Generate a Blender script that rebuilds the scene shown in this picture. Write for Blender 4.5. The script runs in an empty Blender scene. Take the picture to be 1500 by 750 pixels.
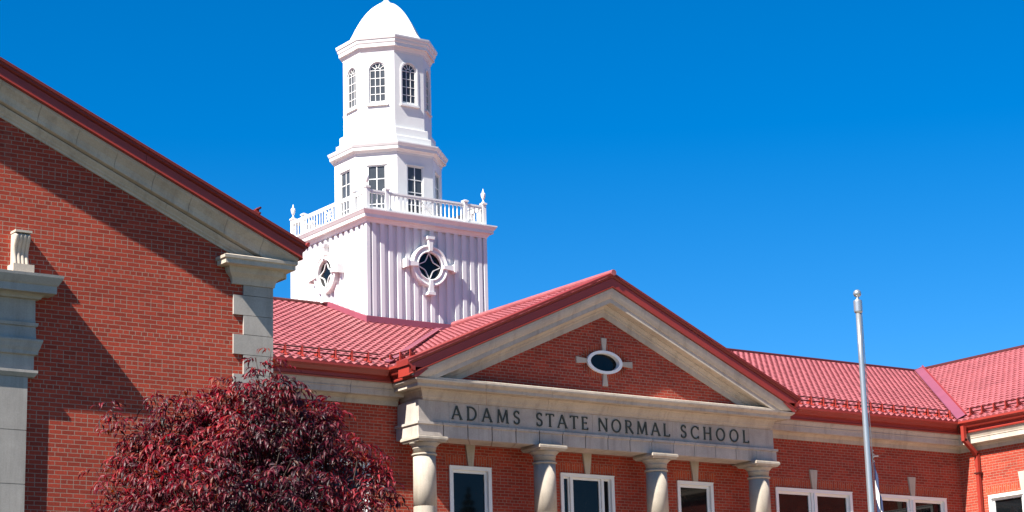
import bpy, bmesh, math, random
import numpy as np
from mathutils import Vector, Matrix
from mathutils.geometry import tessellate_polygon

random.seed(7)
rng = np.random.default_rng(11)
scn = bpy.context.scene
COL = scn.collection
R = math.radians

# ------------------------------------------------------------------ camera (eye 1.6 m above the lawn, eye = world origin)
cam_d = bpy.data.cameras.new("camera")
cam = bpy.data.objects.new("camera", cam_d)
COL.objects.link(cam)
def cam_matrix(yaw, pitch, roll):
    cy, sy = math.cos(yaw), math.sin(yaw)
    A = np.array([[cy, -sy, 0], [sy, cy, 0], [0, 0, 1]])
    cp, sp = math.cos(pitch), math.sin(pitch)
    B = np.array([[1, 0, 0], [0, cp, sp], [0, -sp, cp]])
    M = np.array([[1, 0, 0], [0, 0, -1], [0, 1, 0]])
    cr, sr = math.cos(roll), math.sin(roll)
    C_ = np.array([[cr, -sr, 0], [sr, cr, 0], [0, 0, 1]])
    return C_ @ M @ B @ A
_m = cam_matrix(.6123, .2326, -.0267)
cam.matrix_world = Matrix(((_m[0][0], -_m[1][0], -_m[2][0], 0),
                           (_m[0][1], -_m[1][1], -_m[2][1], 0),
                           (_m[0][2], -_m[1][2], -_m[2][2], 0),
                           (0, 0, 0, 1)))
cam_d.sensor_width = 36
cam_d.lens = 3146.6 / 1500 * 36
cam_d.clip_start = .1
cam_d.clip_end = 3000
scn.camera = cam

# ------------------------------------------------------------------ sky, sun, exposure
SUN = Vector((-4.3, -1.0, 4.75)).normalized()
world = bpy.data.worlds.new("World")
scn.world = world
world.use_nodes = True
wn = world.node_tree
for n in list(wn.nodes):
    wn.nodes.remove(n)
w_out = wn.nodes.new("ShaderNodeOutputWorld")
w_bg = wn.nodes.new("ShaderNodeBackground")
sky = wn.nodes.new("ShaderNodeTexSky")
sky.sky_type = 'NISHITA'
sky.sun_disc = False
sky.sun_elevation = math.asin(SUN.z)
sky.sun_rotation = math.atan2(SUN.x, SUN.y) % (2 * math.pi)
sky.altitude = 2300
sky.air_density = 1.0
sky.dust_density = 0.25
sky.ozone_density = 3.0
w_hs = wn.nodes.new("ShaderNodeHueSaturation")
w_hs.inputs["Saturation"].default_value = 1.45
w_hs.inputs["Hue"].default_value = 0.502
wn.links.new(sky.outputs[0], w_hs.inputs["Color"])
wn.links.new(w_hs.outputs[0], w_bg.inputs["Color"])
w_bg.inputs["Strength"].default_value = 0.060
wn.links.new(w_bg.outputs[0], w_out.inputs["Surface"])

sun_d = bpy.data.lights.new("sun", 'SUN')
sun_d.energy = 5.0
sun_d.angle = R(.5)
sun_d.color = (1.0, .95, .87)
sun = bpy.data.objects.new("sun", sun_d)
COL.objects.link(sun)
sun.rotation_euler = (-SUN).to_track_quat('-Z', 'Y').to_euler()
sun.location = SUN * 80

scn.view_settings.view_transform = 'Standard'
scn.view_settings.look = 'None'
scn.view_settings.gamma = 1
scn.view_settings.use_curve_mapping = False
scn.view_settings.exposure = 1.5
scn.render.engine = 'CYCLES'
scn.cycles.max_bounces = 6
scn.cycles.diffuse_bounces = 4

# ------------------------------------------------------------------ mesh helper
class MB:
    def __init__(self):
        self.v = []; self.f = []; self.m = []
    def add(self, pts, faces, mat=0):
        o = len(self.v)
        self.v.extend([tuple(p) for p in pts])
        for f in faces:
            self.f.append(tuple(i + o for i in f)); self.m.append(mat)
    def box(self, a, b, mat=0):
        (x0, y0, z0), (x1, y1, z1) = a, b
        p = [(x0,y0,z0),(x1,y0,z0),(x1,y1,z0),(x0,y1,z0),(x0,y0,z1),(x1,y0,z1),(x1,y1,z1),(x0,y1,z1)]
        self.add(p, [(0,3,2,1),(4,5,6,7),(0,1,5,4),(1,2,6,5),(2,3,7,6),(3,0,4,7)], mat)
    def hexa(self, p, mat=0):
        self.add(p, [(0,3,2,1),(4,5,6,7),(0,1,5,4),(1,2,6,5),(2,3,7,6),(3,0,4,7)], mat)
    def bar(self, p0, p1, w, h, up=(0, 0, 1), mat=0):
        p0, p1, up = Vector(p0), Vector(p1), Vector(up)
        d = (p1 - p0).normalized(); s = d.cross(up)
        if s.length < 1e-5: s = d.cross(Vector((1, 0, 0)))
        s.normalize(); u = s.cross(d)
        s *= w / 2; u *= h / 2
        self.hexa([p0-s-u, p0+s-u, p1+s-u, p1-s-u, p0-s+u, p0+s+u, p1+s+u, p1-s+u], mat)
    def tube(self, pts, rad, n=8, mat=0, caps=True):
        pts = [Vector(p) for p in pts]
        rads = rad if isinstance(rad, (list, tuple)) else [rad] * len(pts)
        rings = []
        for i, p in enumerate(pts):
            d = (pts[min(i+1, len(pts)-1)] - pts[max(i-1, 0)]).normalized()
            a = d.cross(Vector((0, 0, 1)))
            if a.length < 1e-3: a = d.cross(Vector((1, 0, 0)))
            a.normalize(); b = d.cross(a)
            rings.append([p + (a * math.cos(2*math.pi*k/n) + b * math.sin(2*math.pi*k/n)) * rads[i] for k in range(n)])
        vs = [q for r in rings for q in r]
        fs = []
        for i in range(len(pts) - 1):
            for k in range(n):
                fs.append((i*n+k, i*n+(k+1)%n, (i+1)*n+(k+1)%n, (i+1)*n+k))
        if caps:
            fs.append(tuple(range(n))[::-1]); fs.append(tuple((len(pts)-1)*n + k for k in range(n)))
        self.add(vs, fs, mat)
    def lathe(self, prof, c=(0, 0), n=24, mat=0, phase=0.0, apothem=False):
        k_ = 1 / math.cos(math.pi / n) if apothem else 1
        vs, fs = [], []
        for r, z in prof:
            for k in range(n):
                a = 2 * math.pi * k / n + phase
                vs.append((c[0] + r * k_ * math.cos(a), c[1] + r * k_ * math.sin(a), z))
        for i in range(len(prof) - 1):
            for k in range(n):
                fs.append((i*n+k, i*n+(k+1)%n, (i+1)*n+(k+1)%n, (i+1)*n+k))
        fs.append(tuple(range(n))[::-1]); fs.append(tuple((len(prof)-1)*n + k for k in range(n)))
        self.add(vs, fs, mat)
    def build(self, name, mats, parent=None, loc=(0, 0, 0), rotz=0.0, smooth=False, world=True):
        """world=True: vertices are world coordinates, the object stays at its parent's origin"""
        me = bpy.data.meshes.new(name)
        off = Vector((0, 0, 0))
        if world and parent is not None:
            off = world_loc(parent)
        me.from_pydata([(x - off.x, y - off.y, z - off.z) for x, y, z in self.v], [], self.f)
        if not isinstance(mats, (list, tuple)): mats = [mats]
        for m in mats: me.materials.append(m)
        if len(mats) > 1: me.polygons.foreach_set("material_index", self.m)
        if smooth: me.polygons.foreach_set("use_smooth", [True] * len(me.polygons))
        bm = bmesh.new(); bm.from_mesh(me)
        bmesh.ops.recalc_face_normals(bm, faces=bm.faces)
        bm.to_mesh(me); bm.free()
        me.update()
        o = bpy.data.objects.new(name, me)
        COL.objects.link(o)
        if parent is not None: o.parent = parent
        if not world:
            o.location = loc; o.rotation_euler = (0, 0, rotz)
        return o

def world_loc(o):
    v = Vector(o.location)
    p = o.parent
    while p is not None:
        v += Vector(p.location); p = p.parent
    return v

def thing(name, label, cat, loc, group=None):
    o = bpy.data.objects.new(name, None)
    COL.objects.link(o)
    o.location = loc
    o.empty_display_size = .3
    o['label'] = label; o['category'] = cat
    if group: o['group'] = group
    return o

def place(o, parent, wloc, rotz=0.0):
    """a mesh built in local coordinates, put at a world position under an unrotated parent"""
    o.parent = parent
    o.location = Vector(wloc) - world_loc(parent)
    o.rotation_euler = (0, 0, rotz)
    return o

def copy_part(o, parent, wloc, rotz=0.0):
    c = o.copy(); COL.objects.link(c)
    place(c, parent, wloc, rotz)
    for ch in list(o.children):
        d = ch.copy(); COL.objects.link(d); d.parent = c
    return c

# ------------------------------------------------------------------ materials
def mat_new(name):
    m = bpy.data.materials.new(name); m.use_nodes = True
    nt = m.node_tree
    b = nt.nodes["Principled BSDF"]
    return m, nt, b
def N(nt, t, **kw):
    n = nt.nodes.new(t)
    for k, v in kw.items(): setattr(n, k, v)
    return n
def pos(nt):
    g = N(nt, "ShaderNodeNewGeometry"); return g
def noise(nt, scale, detail=4, rough=.55, vec=None, dim='3D'):
    n = N(nt, "ShaderNodeTexNoise"); n.noise_dimensions = dim
    n.inputs["Scale"].default_value = scale; n.inputs["Detail"].default_value = detail; n.inputs["Roughness"].default_value = rough
    if vec is not None: nt.links.new(vec, n.inputs["Vector"])
    return n
def ramp(nt, fac, stops):
    r = N(nt, "ShaderNodeValToRGB")
    el = r.color_ramp.elements
    el[0].position, el[0].color = stops[0][0], (*stops[0][1], 1)
    el[1].position, el[1].color = stops[-1][0], (*stops[-1][1], 1)
    for p, c in stops[1:-1]:
        e = el.new(p); e.color = (*c, 1)
    nt.links.new(fac, r.inputs[0])
    return r
def mixc(nt, fac, a, b, blend='MIX'):
    m = N(nt, "ShaderNodeMix", data_type='RGBA', blend_type=blend)
    for key, val in (("Factor", fac), ("A", a), ("B", b)):
        s = [i for i in m.inputs if i.name == key and (i.type == ('VALUE' if key == "Factor" else 'RGBA'))][0]
        if hasattr(val, "links") or hasattr(val, "is_linked"): nt.links.new(val, s)
        elif key == "Factor": s.default_value = val
        else: s.default_value = (*val, 1)
    return [o for o in m.outputs if o.type == 'RGBA'][0]
def bump(nt, b, height, strength=.3, dist=.01):
    n = N(nt, "ShaderNodeBump")
    n.inputs["Strength"].default_value = strength; n.inputs["Distance"].default_value = dist
    nt.links.new(height, n.inputs["Height"]); nt.links.new(n.outputs[0], b.inputs["Normal"])
def stretch(nt, vec, s):
    m = N(nt, "ShaderNodeMapping"); m.inputs["Scale"].default_value = s
    nt.links.new(vec, m.inputs["Vector"]); return m.outputs[0]

def wall_uv(nt):
    """(along the wall, height) from position and facing"""
    g = pos(nt)
    sp = N(nt, "ShaderNodeSeparateXYZ"); nt.links.new(g.outputs["Position"], sp.inputs[0])
    sn = N(nt, "ShaderNodeSeparateXYZ"); nt.links.new(g.outputs["True Normal"], sn.inputs[0])
    ab = N(nt, "ShaderNodeMath", operation='ABSOLUTE'); nt.links.new(sn.outputs["X"], ab.inputs[0])
    gt = N(nt, "ShaderNodeMath", operation='GREATER_THAN'); nt.links.new(ab.outputs[0], gt.inputs[0]); gt.inputs[1].default_value = .6
    mx = N(nt, "ShaderNodeMix", data_type='FLOAT')
    nt.links.new(gt.outputs[0], mx.inputs[0]); nt.links.new(sp.outputs["X"], mx.inputs[2]); nt.links.new(sp.outputs["Y"], mx.inputs[3])
    cb = N(nt, "ShaderNodeCombineXYZ"); nt.links.new(mx.outputs[0], cb.inputs["X"]); nt.links.new(sp.outputs["Z"], cb.inputs["Y"])
    return cb.outputs[0], g

def brick_mat(name, soldier=False, c1=(.385, .052, .027), c2=(.25, .034, .019), mortar=(.31, .20, .15)):
    m, nt, b = mat_new(name)
    uv, g = wall_uv(nt)
    wob = noise(nt, 3.0, 2, vec=g.outputs["Position"])
    br = N(nt, "ShaderNodeTexBrick")
    vec = uv
    if soldier:
        mp = N(nt, "ShaderNodeMapping"); mp.inputs["Rotation"].default_value = (0, 0, R(90)); nt.links.new(uv, mp.inputs["Vector"]); vec = mp.outputs[0]
    # slightly wavering courses
    ad = N(nt, "ShaderNodeVectorMath", operation='SCALE'); nt.links.new(wob.outputs["Color"], ad.inputs[0]); ad.inputs["Scale"].default_value = .008
    av = N(nt, "ShaderNodeVectorMath", operation='ADD'); nt.links.new(vec, av.inputs[0]); nt.links.new(ad.outputs[0], av.inputs[1])
    nt.links.new(av.outputs[0], br.inputs["Vector"])
    br.offset = .5; br.offset_frequency = 2
    if not soldier:
        br.squash = .5; br.squash_frequency = 7
    br.inputs["Scale"].default_value = 1
    br.inputs["Brick Width"].default_value = .204 if not soldier else .24
    br.inputs["Row Height"].default_value = .0675
    br.inputs["Mortar Size"].default_value = .0058
    br.inputs["Mortar Smooth"].default_value = .15
    br.inputs["Bias"].default_value = -.1
    br.inputs["Color1"].default_value = (*c1, 1); br.inputs["Color2"].default_value = (*c2, 1)
    br.inputs["Mortar"].default_value = (*mortar, 1)
    big = noise(nt, .55, 5, .6, g.outputs["Position"])
    tone = ramp(nt, big.outputs["Fac"], [(.3, (.82, .78, .78)), (.7, (1.12, 1.1, 1.08))])
    fine = noise(nt, 38, 3, .6, g.outputs["Position"])
    tone2 = ramp(nt, fine.outputs["Fac"], [(.3, (.8, .8, .8)), (.7, (1.15, 1.12, 1.1))])
    c = mixc(nt, 1.0, br.outputs["Color"], tone.outputs[0], 'MULTIPLY')
    c = mixc(nt, .8, c, tone2.outputs[0], 'MULTIPLY')
    # pale lime streaks
    st = noise(nt, 1.0, 4, .6, stretch(nt, g.outputs["Position"], (2.6, 2.6, .25)))
    sf = ramp(nt, st.outputs["Fac"], [(.62, (0, 0, 0)), (.8, (.16, .16, .16))])
    c = mixc(nt, sf.outputs[0], c, (.38, .22, .16))
    nt.links.new(c, b.inputs["Base Color"])
    b.inputs["Roughness"].default_value = .9
    b.inputs["Specular IOR Level"].default_value = .25
    inv = N(nt, "ShaderNodeMath", operation='SUBTRACT'); inv.inputs[0].default_value = 1; nt.links.new(br.outputs["Fac"], inv.inputs[1])
    bump(nt, b, inv.outputs[0], .7, .006)
    return m

def stone_mat(name, base=(.465, .40, .33), dark=(.37, .315, .26), grey=False):
    m, nt, b = mat_new(name)
    g = pos(nt)
    n1 = noise(nt, 1.3, 6, .62, g.outputs["Position"])
    c = ramp(nt, n1.outputs["Fac"], [(.3, dark), (.62, base)]).outputs[0]
    st = noise(nt, 1.0, 5, .65, stretch(nt, g.outputs["Position"], (5.0, 5.0, .5)))
    sf = ramp(nt, st.outputs["Fac"], [(.5, (1.05, 1.04, 1.02)), (.75, (.72, .70, .68))])
    c = mixc(nt, .8, c, sf.outputs[0], 'MULTIPLY')
    f = noise(nt, 45, 4, .7, g.outputs["Position"])
    ff = ramp(nt, f.outputs["Fac"], [(.3, (.84, .84, .84)), (.7, (1.1, 1.1, 1.1))])
    c = mixc(nt, .7, c, ff.outputs[0], 'MULTIPLY')
    nt.links.new(c, b.inputs["Base Color"])
    b.inputs["Roughness"].default_value = .88
    b.inputs["Specular IOR Level"].default_value = .25
    bump(nt, b, f.outputs["Fac"], .25, .004)
    return m

def paint_mat(name, col, rough=.5, spec=.4, var=.12, scale=2.0, streak=.2, dirt=(.5, .47, .44)):
    m, nt, b = mat_new(name)
    g = pos(nt)
    n1 = noise(nt, scale, 5, .6, g.outputs["Position"])
    c = ramp(nt, n1.outputs["Fac"], [(.3, tuple(x * (1 - var) for x in col)), (.7, tuple(min(1, x * (1 + var * .4)) for x in col))]).outputs[0]
    if streak:
        st = noise(nt, 1.0, 5, .65, stretch(nt, g.outputs["Position"], (7, 7, .6)))
        sf = ramp(nt, st.outputs["Fac"], [(.55, (0, 0, 0)), (.85, (streak,) * 3)])
        c = mixc(nt, sf.outputs[0], c, tuple(x * d for x, d in zip(col, dirt)))
    nt.links.new(c, b.inputs["Base Color"])
    b.inputs["Roughness"].default_value = rough
    b.inputs["Specular IOR Level"].default_value = spec
    f = noise(nt, 30, 3, .6, g.outputs["Position"])
    bump(nt, b, f.outputs["Fac"], .08, .004)
    return m

def roof_mat(name, col):
    m, nt, b = mat_new(name)
    g = pos(nt)
    n1 = noise(nt, .7, 5, .6, g.outputs["Position"])
    c = ramp(nt, n1.outputs["Fac"], [(.3, tuple(x * .86 for x in col)), (.7, tuple(x * 1.08 for x in col))]).outputs[0]
    n2 = noise(nt, 5.0, 2, .5, g.outputs["Position"])
    s = ramp(nt, n2.outputs["Fac"], [(.35, (.80, .80, .80)), (.7, (1.10, 1.10, 1.10))])
    c = mixc(nt, .8, c, s.outputs[0], 'MULTIPLY')
    nt.links.new(c, b.inputs["Base Color"])
    b.inputs["Roughness"].default_value = .5
    b.inputs["Specular IOR Level"].default_value = .5
    return m

def glass_mat(name, col, rough=.03, spec=.5):
    m, nt, b = mat_new(name)
    g = pos(nt)
    n1 = noise(nt, 1.5, 3, .5, g.outputs["Position"])
    c = ramp(nt, n1.outputs["Fac"], [(.3, tuple(x * .7 for x in col)), (.7, tuple(x * 1.3 for x in col))]).outputs[0]
    nt.links.new(c, b.inputs["Base Color"])
    b.inputs["Roughness"].default_value = rough
    b.inputs["Specular IOR Level"].default_value = spec
    n2 = noise(nt, .8, 1, .5, g.outputs["Position"])
    bump(nt, b, n2.outputs["Fac"], .05, .02)
    return m

M_BRICK = brick_mat("brick")
M_SOLDIER = brick_mat("soldier_brick", True, (.42, .07, .028), (.30, .045, .022))
M_STONE = stone_mat("sandstone")
M_STONE2 = stone_mat("grey_sandstone", (.43, .38, .335), (.31, .275, .245))
M_STONE3 = stone_mat("weathered_sandstone", (.37, .335, .30), (.275, .25, .225))
M_STONEC = stone_mat("column_sandstone", (.40, .35, .29), (.31, .27, .22))
M_RED = paint_mat("red_trim_metal", (.27, .029, .019), .45, .45, .1, 1.5, .15, (.7, .7, .7))
M_ROOF = roof_mat("red_tile_metal", (.31, .085, .09))
M_FLASH = paint_mat("pink_flashing", (.24, .06, .085), .4, .5, .12, 2, .2)
M_GUARD = paint_mat("guard_metal", (.06, .008, .006), .5, .4, .1, 2, 0)
M_VERGE = paint_mat("verge_metal", (.19, .02, .014), .5, .4, .1, 2, 0)
M_WHITE = paint_mat("white_paint", (.66, .65, .635), .5, .35, .07, 1.4, .3, (.84, .81, .78))
M_WHITE2 = paint_mat("white_cladding", (.62, .605, .61), .45, .4, .07, 1.0, .3, (.84, .80, .78))
M_FRAME = paint_mat("window_frame_white", (.74, .73, .71), .45, .4, .04, 3, .1, (.8, .78, .75))
M_GLASS = glass_mat("dark_glass", (.005, .006, .007), .03, .22)
M_TGLASS = glass_mat("dusty_glass", (.05, .055, .06), .08, .4)
M_STEEL = paint_mat("brushed_aluminium", (.40, .41, .42), .34, .5, .06, 3, .1, (.8, .8, .8))
M_STEEL.node_tree.nodes["Principled BSDF"].inputs["Metallic"].default_value = .7
M_BRONZE = paint_mat("letter_bronze", (.045, .056, .046), .6, .3, .2, 8, .3)
M_BARK = paint_mat("bark", (.07, .05, .04), .9, .2, .3, 8, .3)
M_JOINT = paint_mat("joint_shadow", (.05, .045, .04), .95, .1, .2, 8, 0)

def leaf_mat():
    m, nt, b = mat_new("purple_ash_leaf")
    g = pos(nt)
    rr = g.outputs["Random Per Island"]
    c = ramp(nt, rr, [(0, (.022, .010, .010)), (.25, (.055, .009, .013)), (.6, (.13, .010, .018)), (.86, (.24, .014, .020)), (1, (.16, .045, .02))]).outputs[0]
    n1 = noise(nt, .8, 2, .5, g.outputs["Position"])
    s = ramp(nt, n1.outputs["Fac"], [(.38, (.36, .55, .75)), (.6, (1.15, 1.05, 1.1))])
    c = mixc(nt, .9, c, s.outputs[0], 'MULTIPLY')
    nt.links.new(c, b.inputs["Base Color"])
    b.inputs["Roughness"].default_value = .48
    b.inputs["Specular IOR Level"].default_value = .34
    tr = N(nt, "ShaderNodeBsdfTranslucent")
    hs = N(nt, "ShaderNodeHueSaturation"); hs.inputs["Saturation"].default_value = 1.2; hs.inputs["Value"].default_value = 2.6
    nt.links.new(c, hs.inputs["Color"]); nt.links.new(hs.outputs[0], tr.inputs["Color"])
    mx = N(nt, "ShaderNodeMixShader"); mx.inputs[0].default_value = .3
    out = nt.nodes["Material Output"]
    nt.links.new(b.outputs[0], mx.inputs[1]); nt.links.new(tr.outputs[0], mx.inputs[2]); nt.links.new(mx.outputs[0], out.inputs["Surface"])
    return m
M_LEAF = leaf_mat()

def lawn_mat():
    m, nt, b = mat_new("lawn")
    g = pos(nt)
    n1 = noise(nt, .3, 6, .6, g.outputs["Position"])
    c = ramp(nt, n1.outputs["Fac"], [(.3, (.022, .030, .010)), (.7, (.045, .052, .02))]).outputs[0]
    n2 = noise(nt, 25, 4, .7, g.outputs["Position"])
    s = ramp(nt, n2.outputs["Fac"], [(.3, (.6, .6, .6)), (.7, (1.2, 1.2, 1.2))])
    c = mixc(nt, 1, c, s.outputs[0], 'MULTIPLY')
    nt.links.new(c, b.inputs["Base Color"]); b.inputs["Roughness"].default_value = .95
    bump(nt, b, n2.outputs["Fac"], .6, .03)
    return m
M_LAWN = lawn_mat()
def concrete_mat():
    return stone_mat("path_concrete", (.40, .33, .26), (.30, .25, .20))
M_PATH = concrete_mat()

# ------------------------------------------------------------------ shape helpers
def panel(mb, O, U, V, Nrm, outline, holes=(), reveal=0.0, mat=0, rmat=None):
    O, U, V, Nrm = Vector(O), Vector(U), Vector(V), Vector(Nrm)
    loops = [[Vector((x, y, 0)) for x, y in outline]] + [[Vector((x, y, 0)) for x, y in h] for h in holes]
    tris = tessellate_polygon(loops)
    flat = [p for l in loops for p in l]
    mb.add([O + U * p.x + V * p.y for p in flat], [tuple(t) for t in tris], mat)
    if reveal:
        for h in holes:
            n = len(h)
            a = [O + U * x + V * y for x, y in h]
            bpts = [p - Nrm * reveal for p in a]
            mb.add(a + bpts, [(i, (i+1) % n, n + (i+1) % n, n + i) for i in range(n)], mat if rmat is None else rmat)

def rect(x0, z0, x1, z1):
    return [(x0, z0), (x1, z0), (x1, z1), (x0, z1)]

def sweep(mb, path, prof, left=True, joints=None, mat=0, gap=.012, capends=True):
    """moulding: plan polyline path, profile of (outward offset, z); offset to the right of the path direction if left is False"""
    P = [Vector((x, y)) for x, y in path]
    sg = 1 if left else -1
    nrm = []
    for i in range(len(P) - 1):
        d = (P[i+1] - P[i]).normalized()
        nrm.append(Vector((-d.y, d.x)) * sg)
    def off(i, e):
        if i == 0: return P[0] + nrm[0] * e
        if i == len(P) - 1: return P[-1] + nrm[-1] * e
        a, b_ = nrm[i-1], nrm[i]
        k = (a + b_); k = k / k.dot(a)
        return P[i] + k * e
    n = len(prof)
    for i in range(len(P) - 1):
        L = (P[i+1] - P[i]).length
        cuts = [0.0, 1.0]
        if joints and L > joints * 1.5:
            kx = max(1, round(L / joints)); cuts = [q / kx for q in range(kx + 1)]
        for q in range(len(cuts) - 1):
            t0, t1 = cuts[q], cuts[q+1]
            g0 = gap / L / 2 if q > 0 else 0
            g1 = gap / L / 2 if q < len(cuts) - 2 else 0
            vs = []
            for t in (t0 + g0, t1 - g1):
                for e, z in prof:
                    a, b_ = off(i, e), off(i+1, e)
                    p = a.lerp(b_, t)
                    vs.append((p.x, p.y, z))
            fs = [(k, k+1, n+k+1, n+k) for k in range(n-1)]
            if capends:
                fs += [tuple(range(n)), tuple(range(2*n-1, n-1, -1))]
            mb.add(vs, fs, mat)

def rake(mb, xs, ztop, Yw, prof, joints=None, mat=0, gap=.014):
    """raking moulding on a wall facing -Y. prof: (overhang, vertical depth below roof line)"""
    n = len(prof)
    for i in range(len(xs) - 1):
        L = abs(xs[i+1] - xs[i])
        kx = max(1, round(L / joints)) if joints else 1
        for q in range(kx):
            t0, t1 = q / kx, (q + 1) / kx
            if q > 0: t0 += gap / L / 2
            if q < kx - 1: t1 -= gap / L / 2
            vs = []
            for t in (t0, t1):
                x = xs[i] + (xs[i+1] - xs[i]) * t
                for e, d in prof:
                    vs.append((x, Yw - e, ztop(x) - d))
            fs = [(k, k+1, n+k+1, n+k) for k in range(n-1)] + [tuple(range(n)), tuple(range(2*n-1, n-1, -1))]
            mb.add(vs, fs, mat)

def clip_below(o, z):
    """cut a part off flat where it lands on the moulding below it"""
    off = world_loc(o)
    bm = bmesh.new(); bm.from_mesh(o.data)
    r = bmesh.ops.bisect_plane(bm, geom=bm.verts[:] + bm.edges[:] + bm.faces[:], plane_co=(0, 0, z - off.z), plane_no=(0, 0, 1), clear_inner=True)
    ed = [e for e in r['geom_cut'] if isinstance(e, bmesh.types.BMEdge)]
    if ed: bmesh.ops.edgeloop_fill(bm, edges=ed)
    bm.to_mesh(o.data); bm.free()
    return o

def tiled_roof(mb, O, U, V, width, length, cw=.205, rl=.262, h=.006, step=.030, seg=8, mat=0, clip=None):
    """pressed metal pantiles: real barrels across, a real step at every course"""
    O, U, V = Vector(O), Vector(U).normalized(), Vector(V).normalized()
    W = U.cross(V).normalized()
    if W.z < 0: W = -W
    nc = int(round(width / cw)); cw = width / nc
    nr = int(round(length / rl)); rl = length / nr
    xs = np.array([(c + s / seg) * cw for c in range(nc) for s in range(seg)] + [width])
    sh = np.abs(np.sin(np.pi * xs / cw)) ** 1.6
    pr = h * sh
    rows = []
    for r in range(nr):
        rows.append((r * rl, step * (1.7 if r == 0 else 1.0) * (.04 + .96 * sh), .0)); rows.append(((r + 1) * rl + .006, .0, 0))
    Oa, Ua, Va, Wa = map(np.array, (O, U, V, W))
    vs = []
    for (v, st, _) in rows:
        jit = rng.normal(0, .0012, len(xs))
        pts = Oa + xs[:, None] * Ua + v * Va + (pr + st + jit)[:, None] * Wa
        vs.append(pts)
    vs = np.concatenate(vs)
    n = len(xs)
    fs = []
    # front lip
    lip = Oa + xs[:, None] * Ua + (-.0) * Va + (pr - .012)[:, None] * Wa
    base = len(vs)
    vs = np.concatenate([vs, lip])
    cen = O + U * (width / 2) + V * (length / 2)
    for k in range(len(rows) - 1):
        for i in range(n - 1):
            a = k * n + i
            fs.append((a, a + 1, a + n + 1, a + n))
    for i in range(n - 1):
        fs.append((base + i, base + i + 1, i + 1, i))
    if clip is not None:
        vv = vs
        fs = [f for f in fs if clip(*(sum(vv[j] for j in f) / 4))]
    mb.add(vs.tolist(), fs, mat)

def snow_guard(mbr, O, U, V, width, v0=.32, pitch=.405):
    """two rails on little brackets; returns list of bracket positions"""
    O, U, V = Vector(O), Vector(U).normalized(), Vector(V).normalized()
    W = U.cross(V).normalized()
    if W.z < 0: W = -W
    base = O + V * v0
    for hh, vv in ((.20, .05), (.115, .02)):
        mbr.bar(base + W * hh + V * vv, base + U * width + W * hh + V * vv, .03, .03, W)
    out = []
    k = int(width / pitch)
    for i in range(k + 1):
        out.append(base + U * (.12 + i * pitch))
    return out, U, V, W
def guard_part(parent, O, U, V, width, v0=.32):
    mb = MB()
    posn, U, V, W = snow_guard(mb, O, U, V, width, v0)
    g = mb.build("snow_guard", M_GUARD, parent)
    b = MB()
    z0 = Vector((0, 0, 0))
    # bracket: foot strap and upright blade with a sloping back stay
    b.hexa([z0 - U*.022 - V*.14 + W*.03, z0 + U*.022 - V*.14 + W*.03, z0 + U*.022 + V*.16 + W*.03, z0 - U*.022 + V*.16 + W*.03,
            z0 - U*.022 - V*.14 + W*.06, z0 + U*.022 - V*.14 + W*.06, z0 + U*.022 + V*.16 + W*.06, z0 - U*.022 + V*.16 + W*.06])
    b.hexa([z0 - U*.014 - V*.05 + W*.058, z0 + U*.014 - V*.05 + W*.058, z0 + U*.014 + V*.12 + W*.058, z0 - U*.014 + V*.12 + W*.058,
            z0 - U*.014 + V*.03 + W*.225, z0 + U*.014 + V*.03 + W*.225, z0 + U*.014 + V*.06 + W*.225, z0 - U*.014 + V*.06 + W*.225])
    br = b.build("bracket", M_RED, None, world=False)
    for i, p in enumerate(posn):
        if i == 0: place(br, g, p)
        else: copy_part(br, g, p)
    return g

# ------------------------------------------------------------------ window builder (local: facing -Y, origin bottom centre on the wall face)
def make_window(w, h, kind):
    f = MB()
    t = .085
    # outer casing, a little proud of the brick
    f.box((-w/2, -.03, 0), (-w/2 + t, .10, h)); f.box((w/2 - t, -.03, 0), (w/2, .10, h))
    f.box((-w/2 + t, -.03, h - t), (w/2 - t, .10, h)); f.box((-w/2 + t, -.03, 0), (w/2 - t, .10, t))
    f.box((-w/2 - .0, -.045, h - .02), (w/2 + .0, -.03, h))
    iw = w/2 - t
    def sash(x0, x1, z0, z1, s=.06, y0=.045, y1=.095):
        f.box((x0, y0, z0), (x0 + s, y1, z1)); f.box((x1 - s, y0, z0), (x1, y1, z1))
        f.box((x0 + s, y0, z1 - s), (x1 - s, y1, z1)); f.box((x0 + s, y0, z0), (x1 - s, y1, z0 + s))
        panes.append((x0 + s, x1 - s, z0 + s, z1 - s))
    panes = []
    if kind == 'single':
        sash(-iw, iw, t, h - t)
    elif kind == 'triple':
        s1 = -iw + .20; s2 = iw - .20
        f.box((s1, .0, t), (s1 + .07, .10, h - t)); f.box((s2 - .07, .0, t), (s2, .10, h - t))
        sash(-iw, s1, t, h - t, .035); sash(s1 + .07, s2 - .07, t, h - t, .045); sash(s2, iw, t, h - t, .035)
    else:
        f.box((-.085, -.0, t), (.085, .10, h - t))
        f.box((-.022, -.03, t), (.022, .0, h - t))
        sash(-iw, -.085, t, h - t); sash(.085, iw, t, h - t)
    o = f.build("window", M_FRAME, None, world=False)
    p = MB()
    for x0, x1, z0, z1 in panes:
        p.box((x0 - .01, .072, z0 - .01), (x1 + .01, .084, z1 + .01))
    po = p.build("pane", M_GLASS, None, world=False); po.parent = o
    s = MB()
    s.hexa([(-w/2 - .06, -.10, -.13), (w/2 + .06, -.10, -.13), (w/2 + .06, .10, -.13), (-w/2 - .06, .10, -.13),
            (-w/2 - .06, -.10, -.03), (w/2 + .06, -.10, -.03), (w/2 + .06, .10, .0), (-w/2 - .06, .10, .0)])
    so = s.build("sill", M_STONE, None, world=False); so.parent = o
    return o

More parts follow.
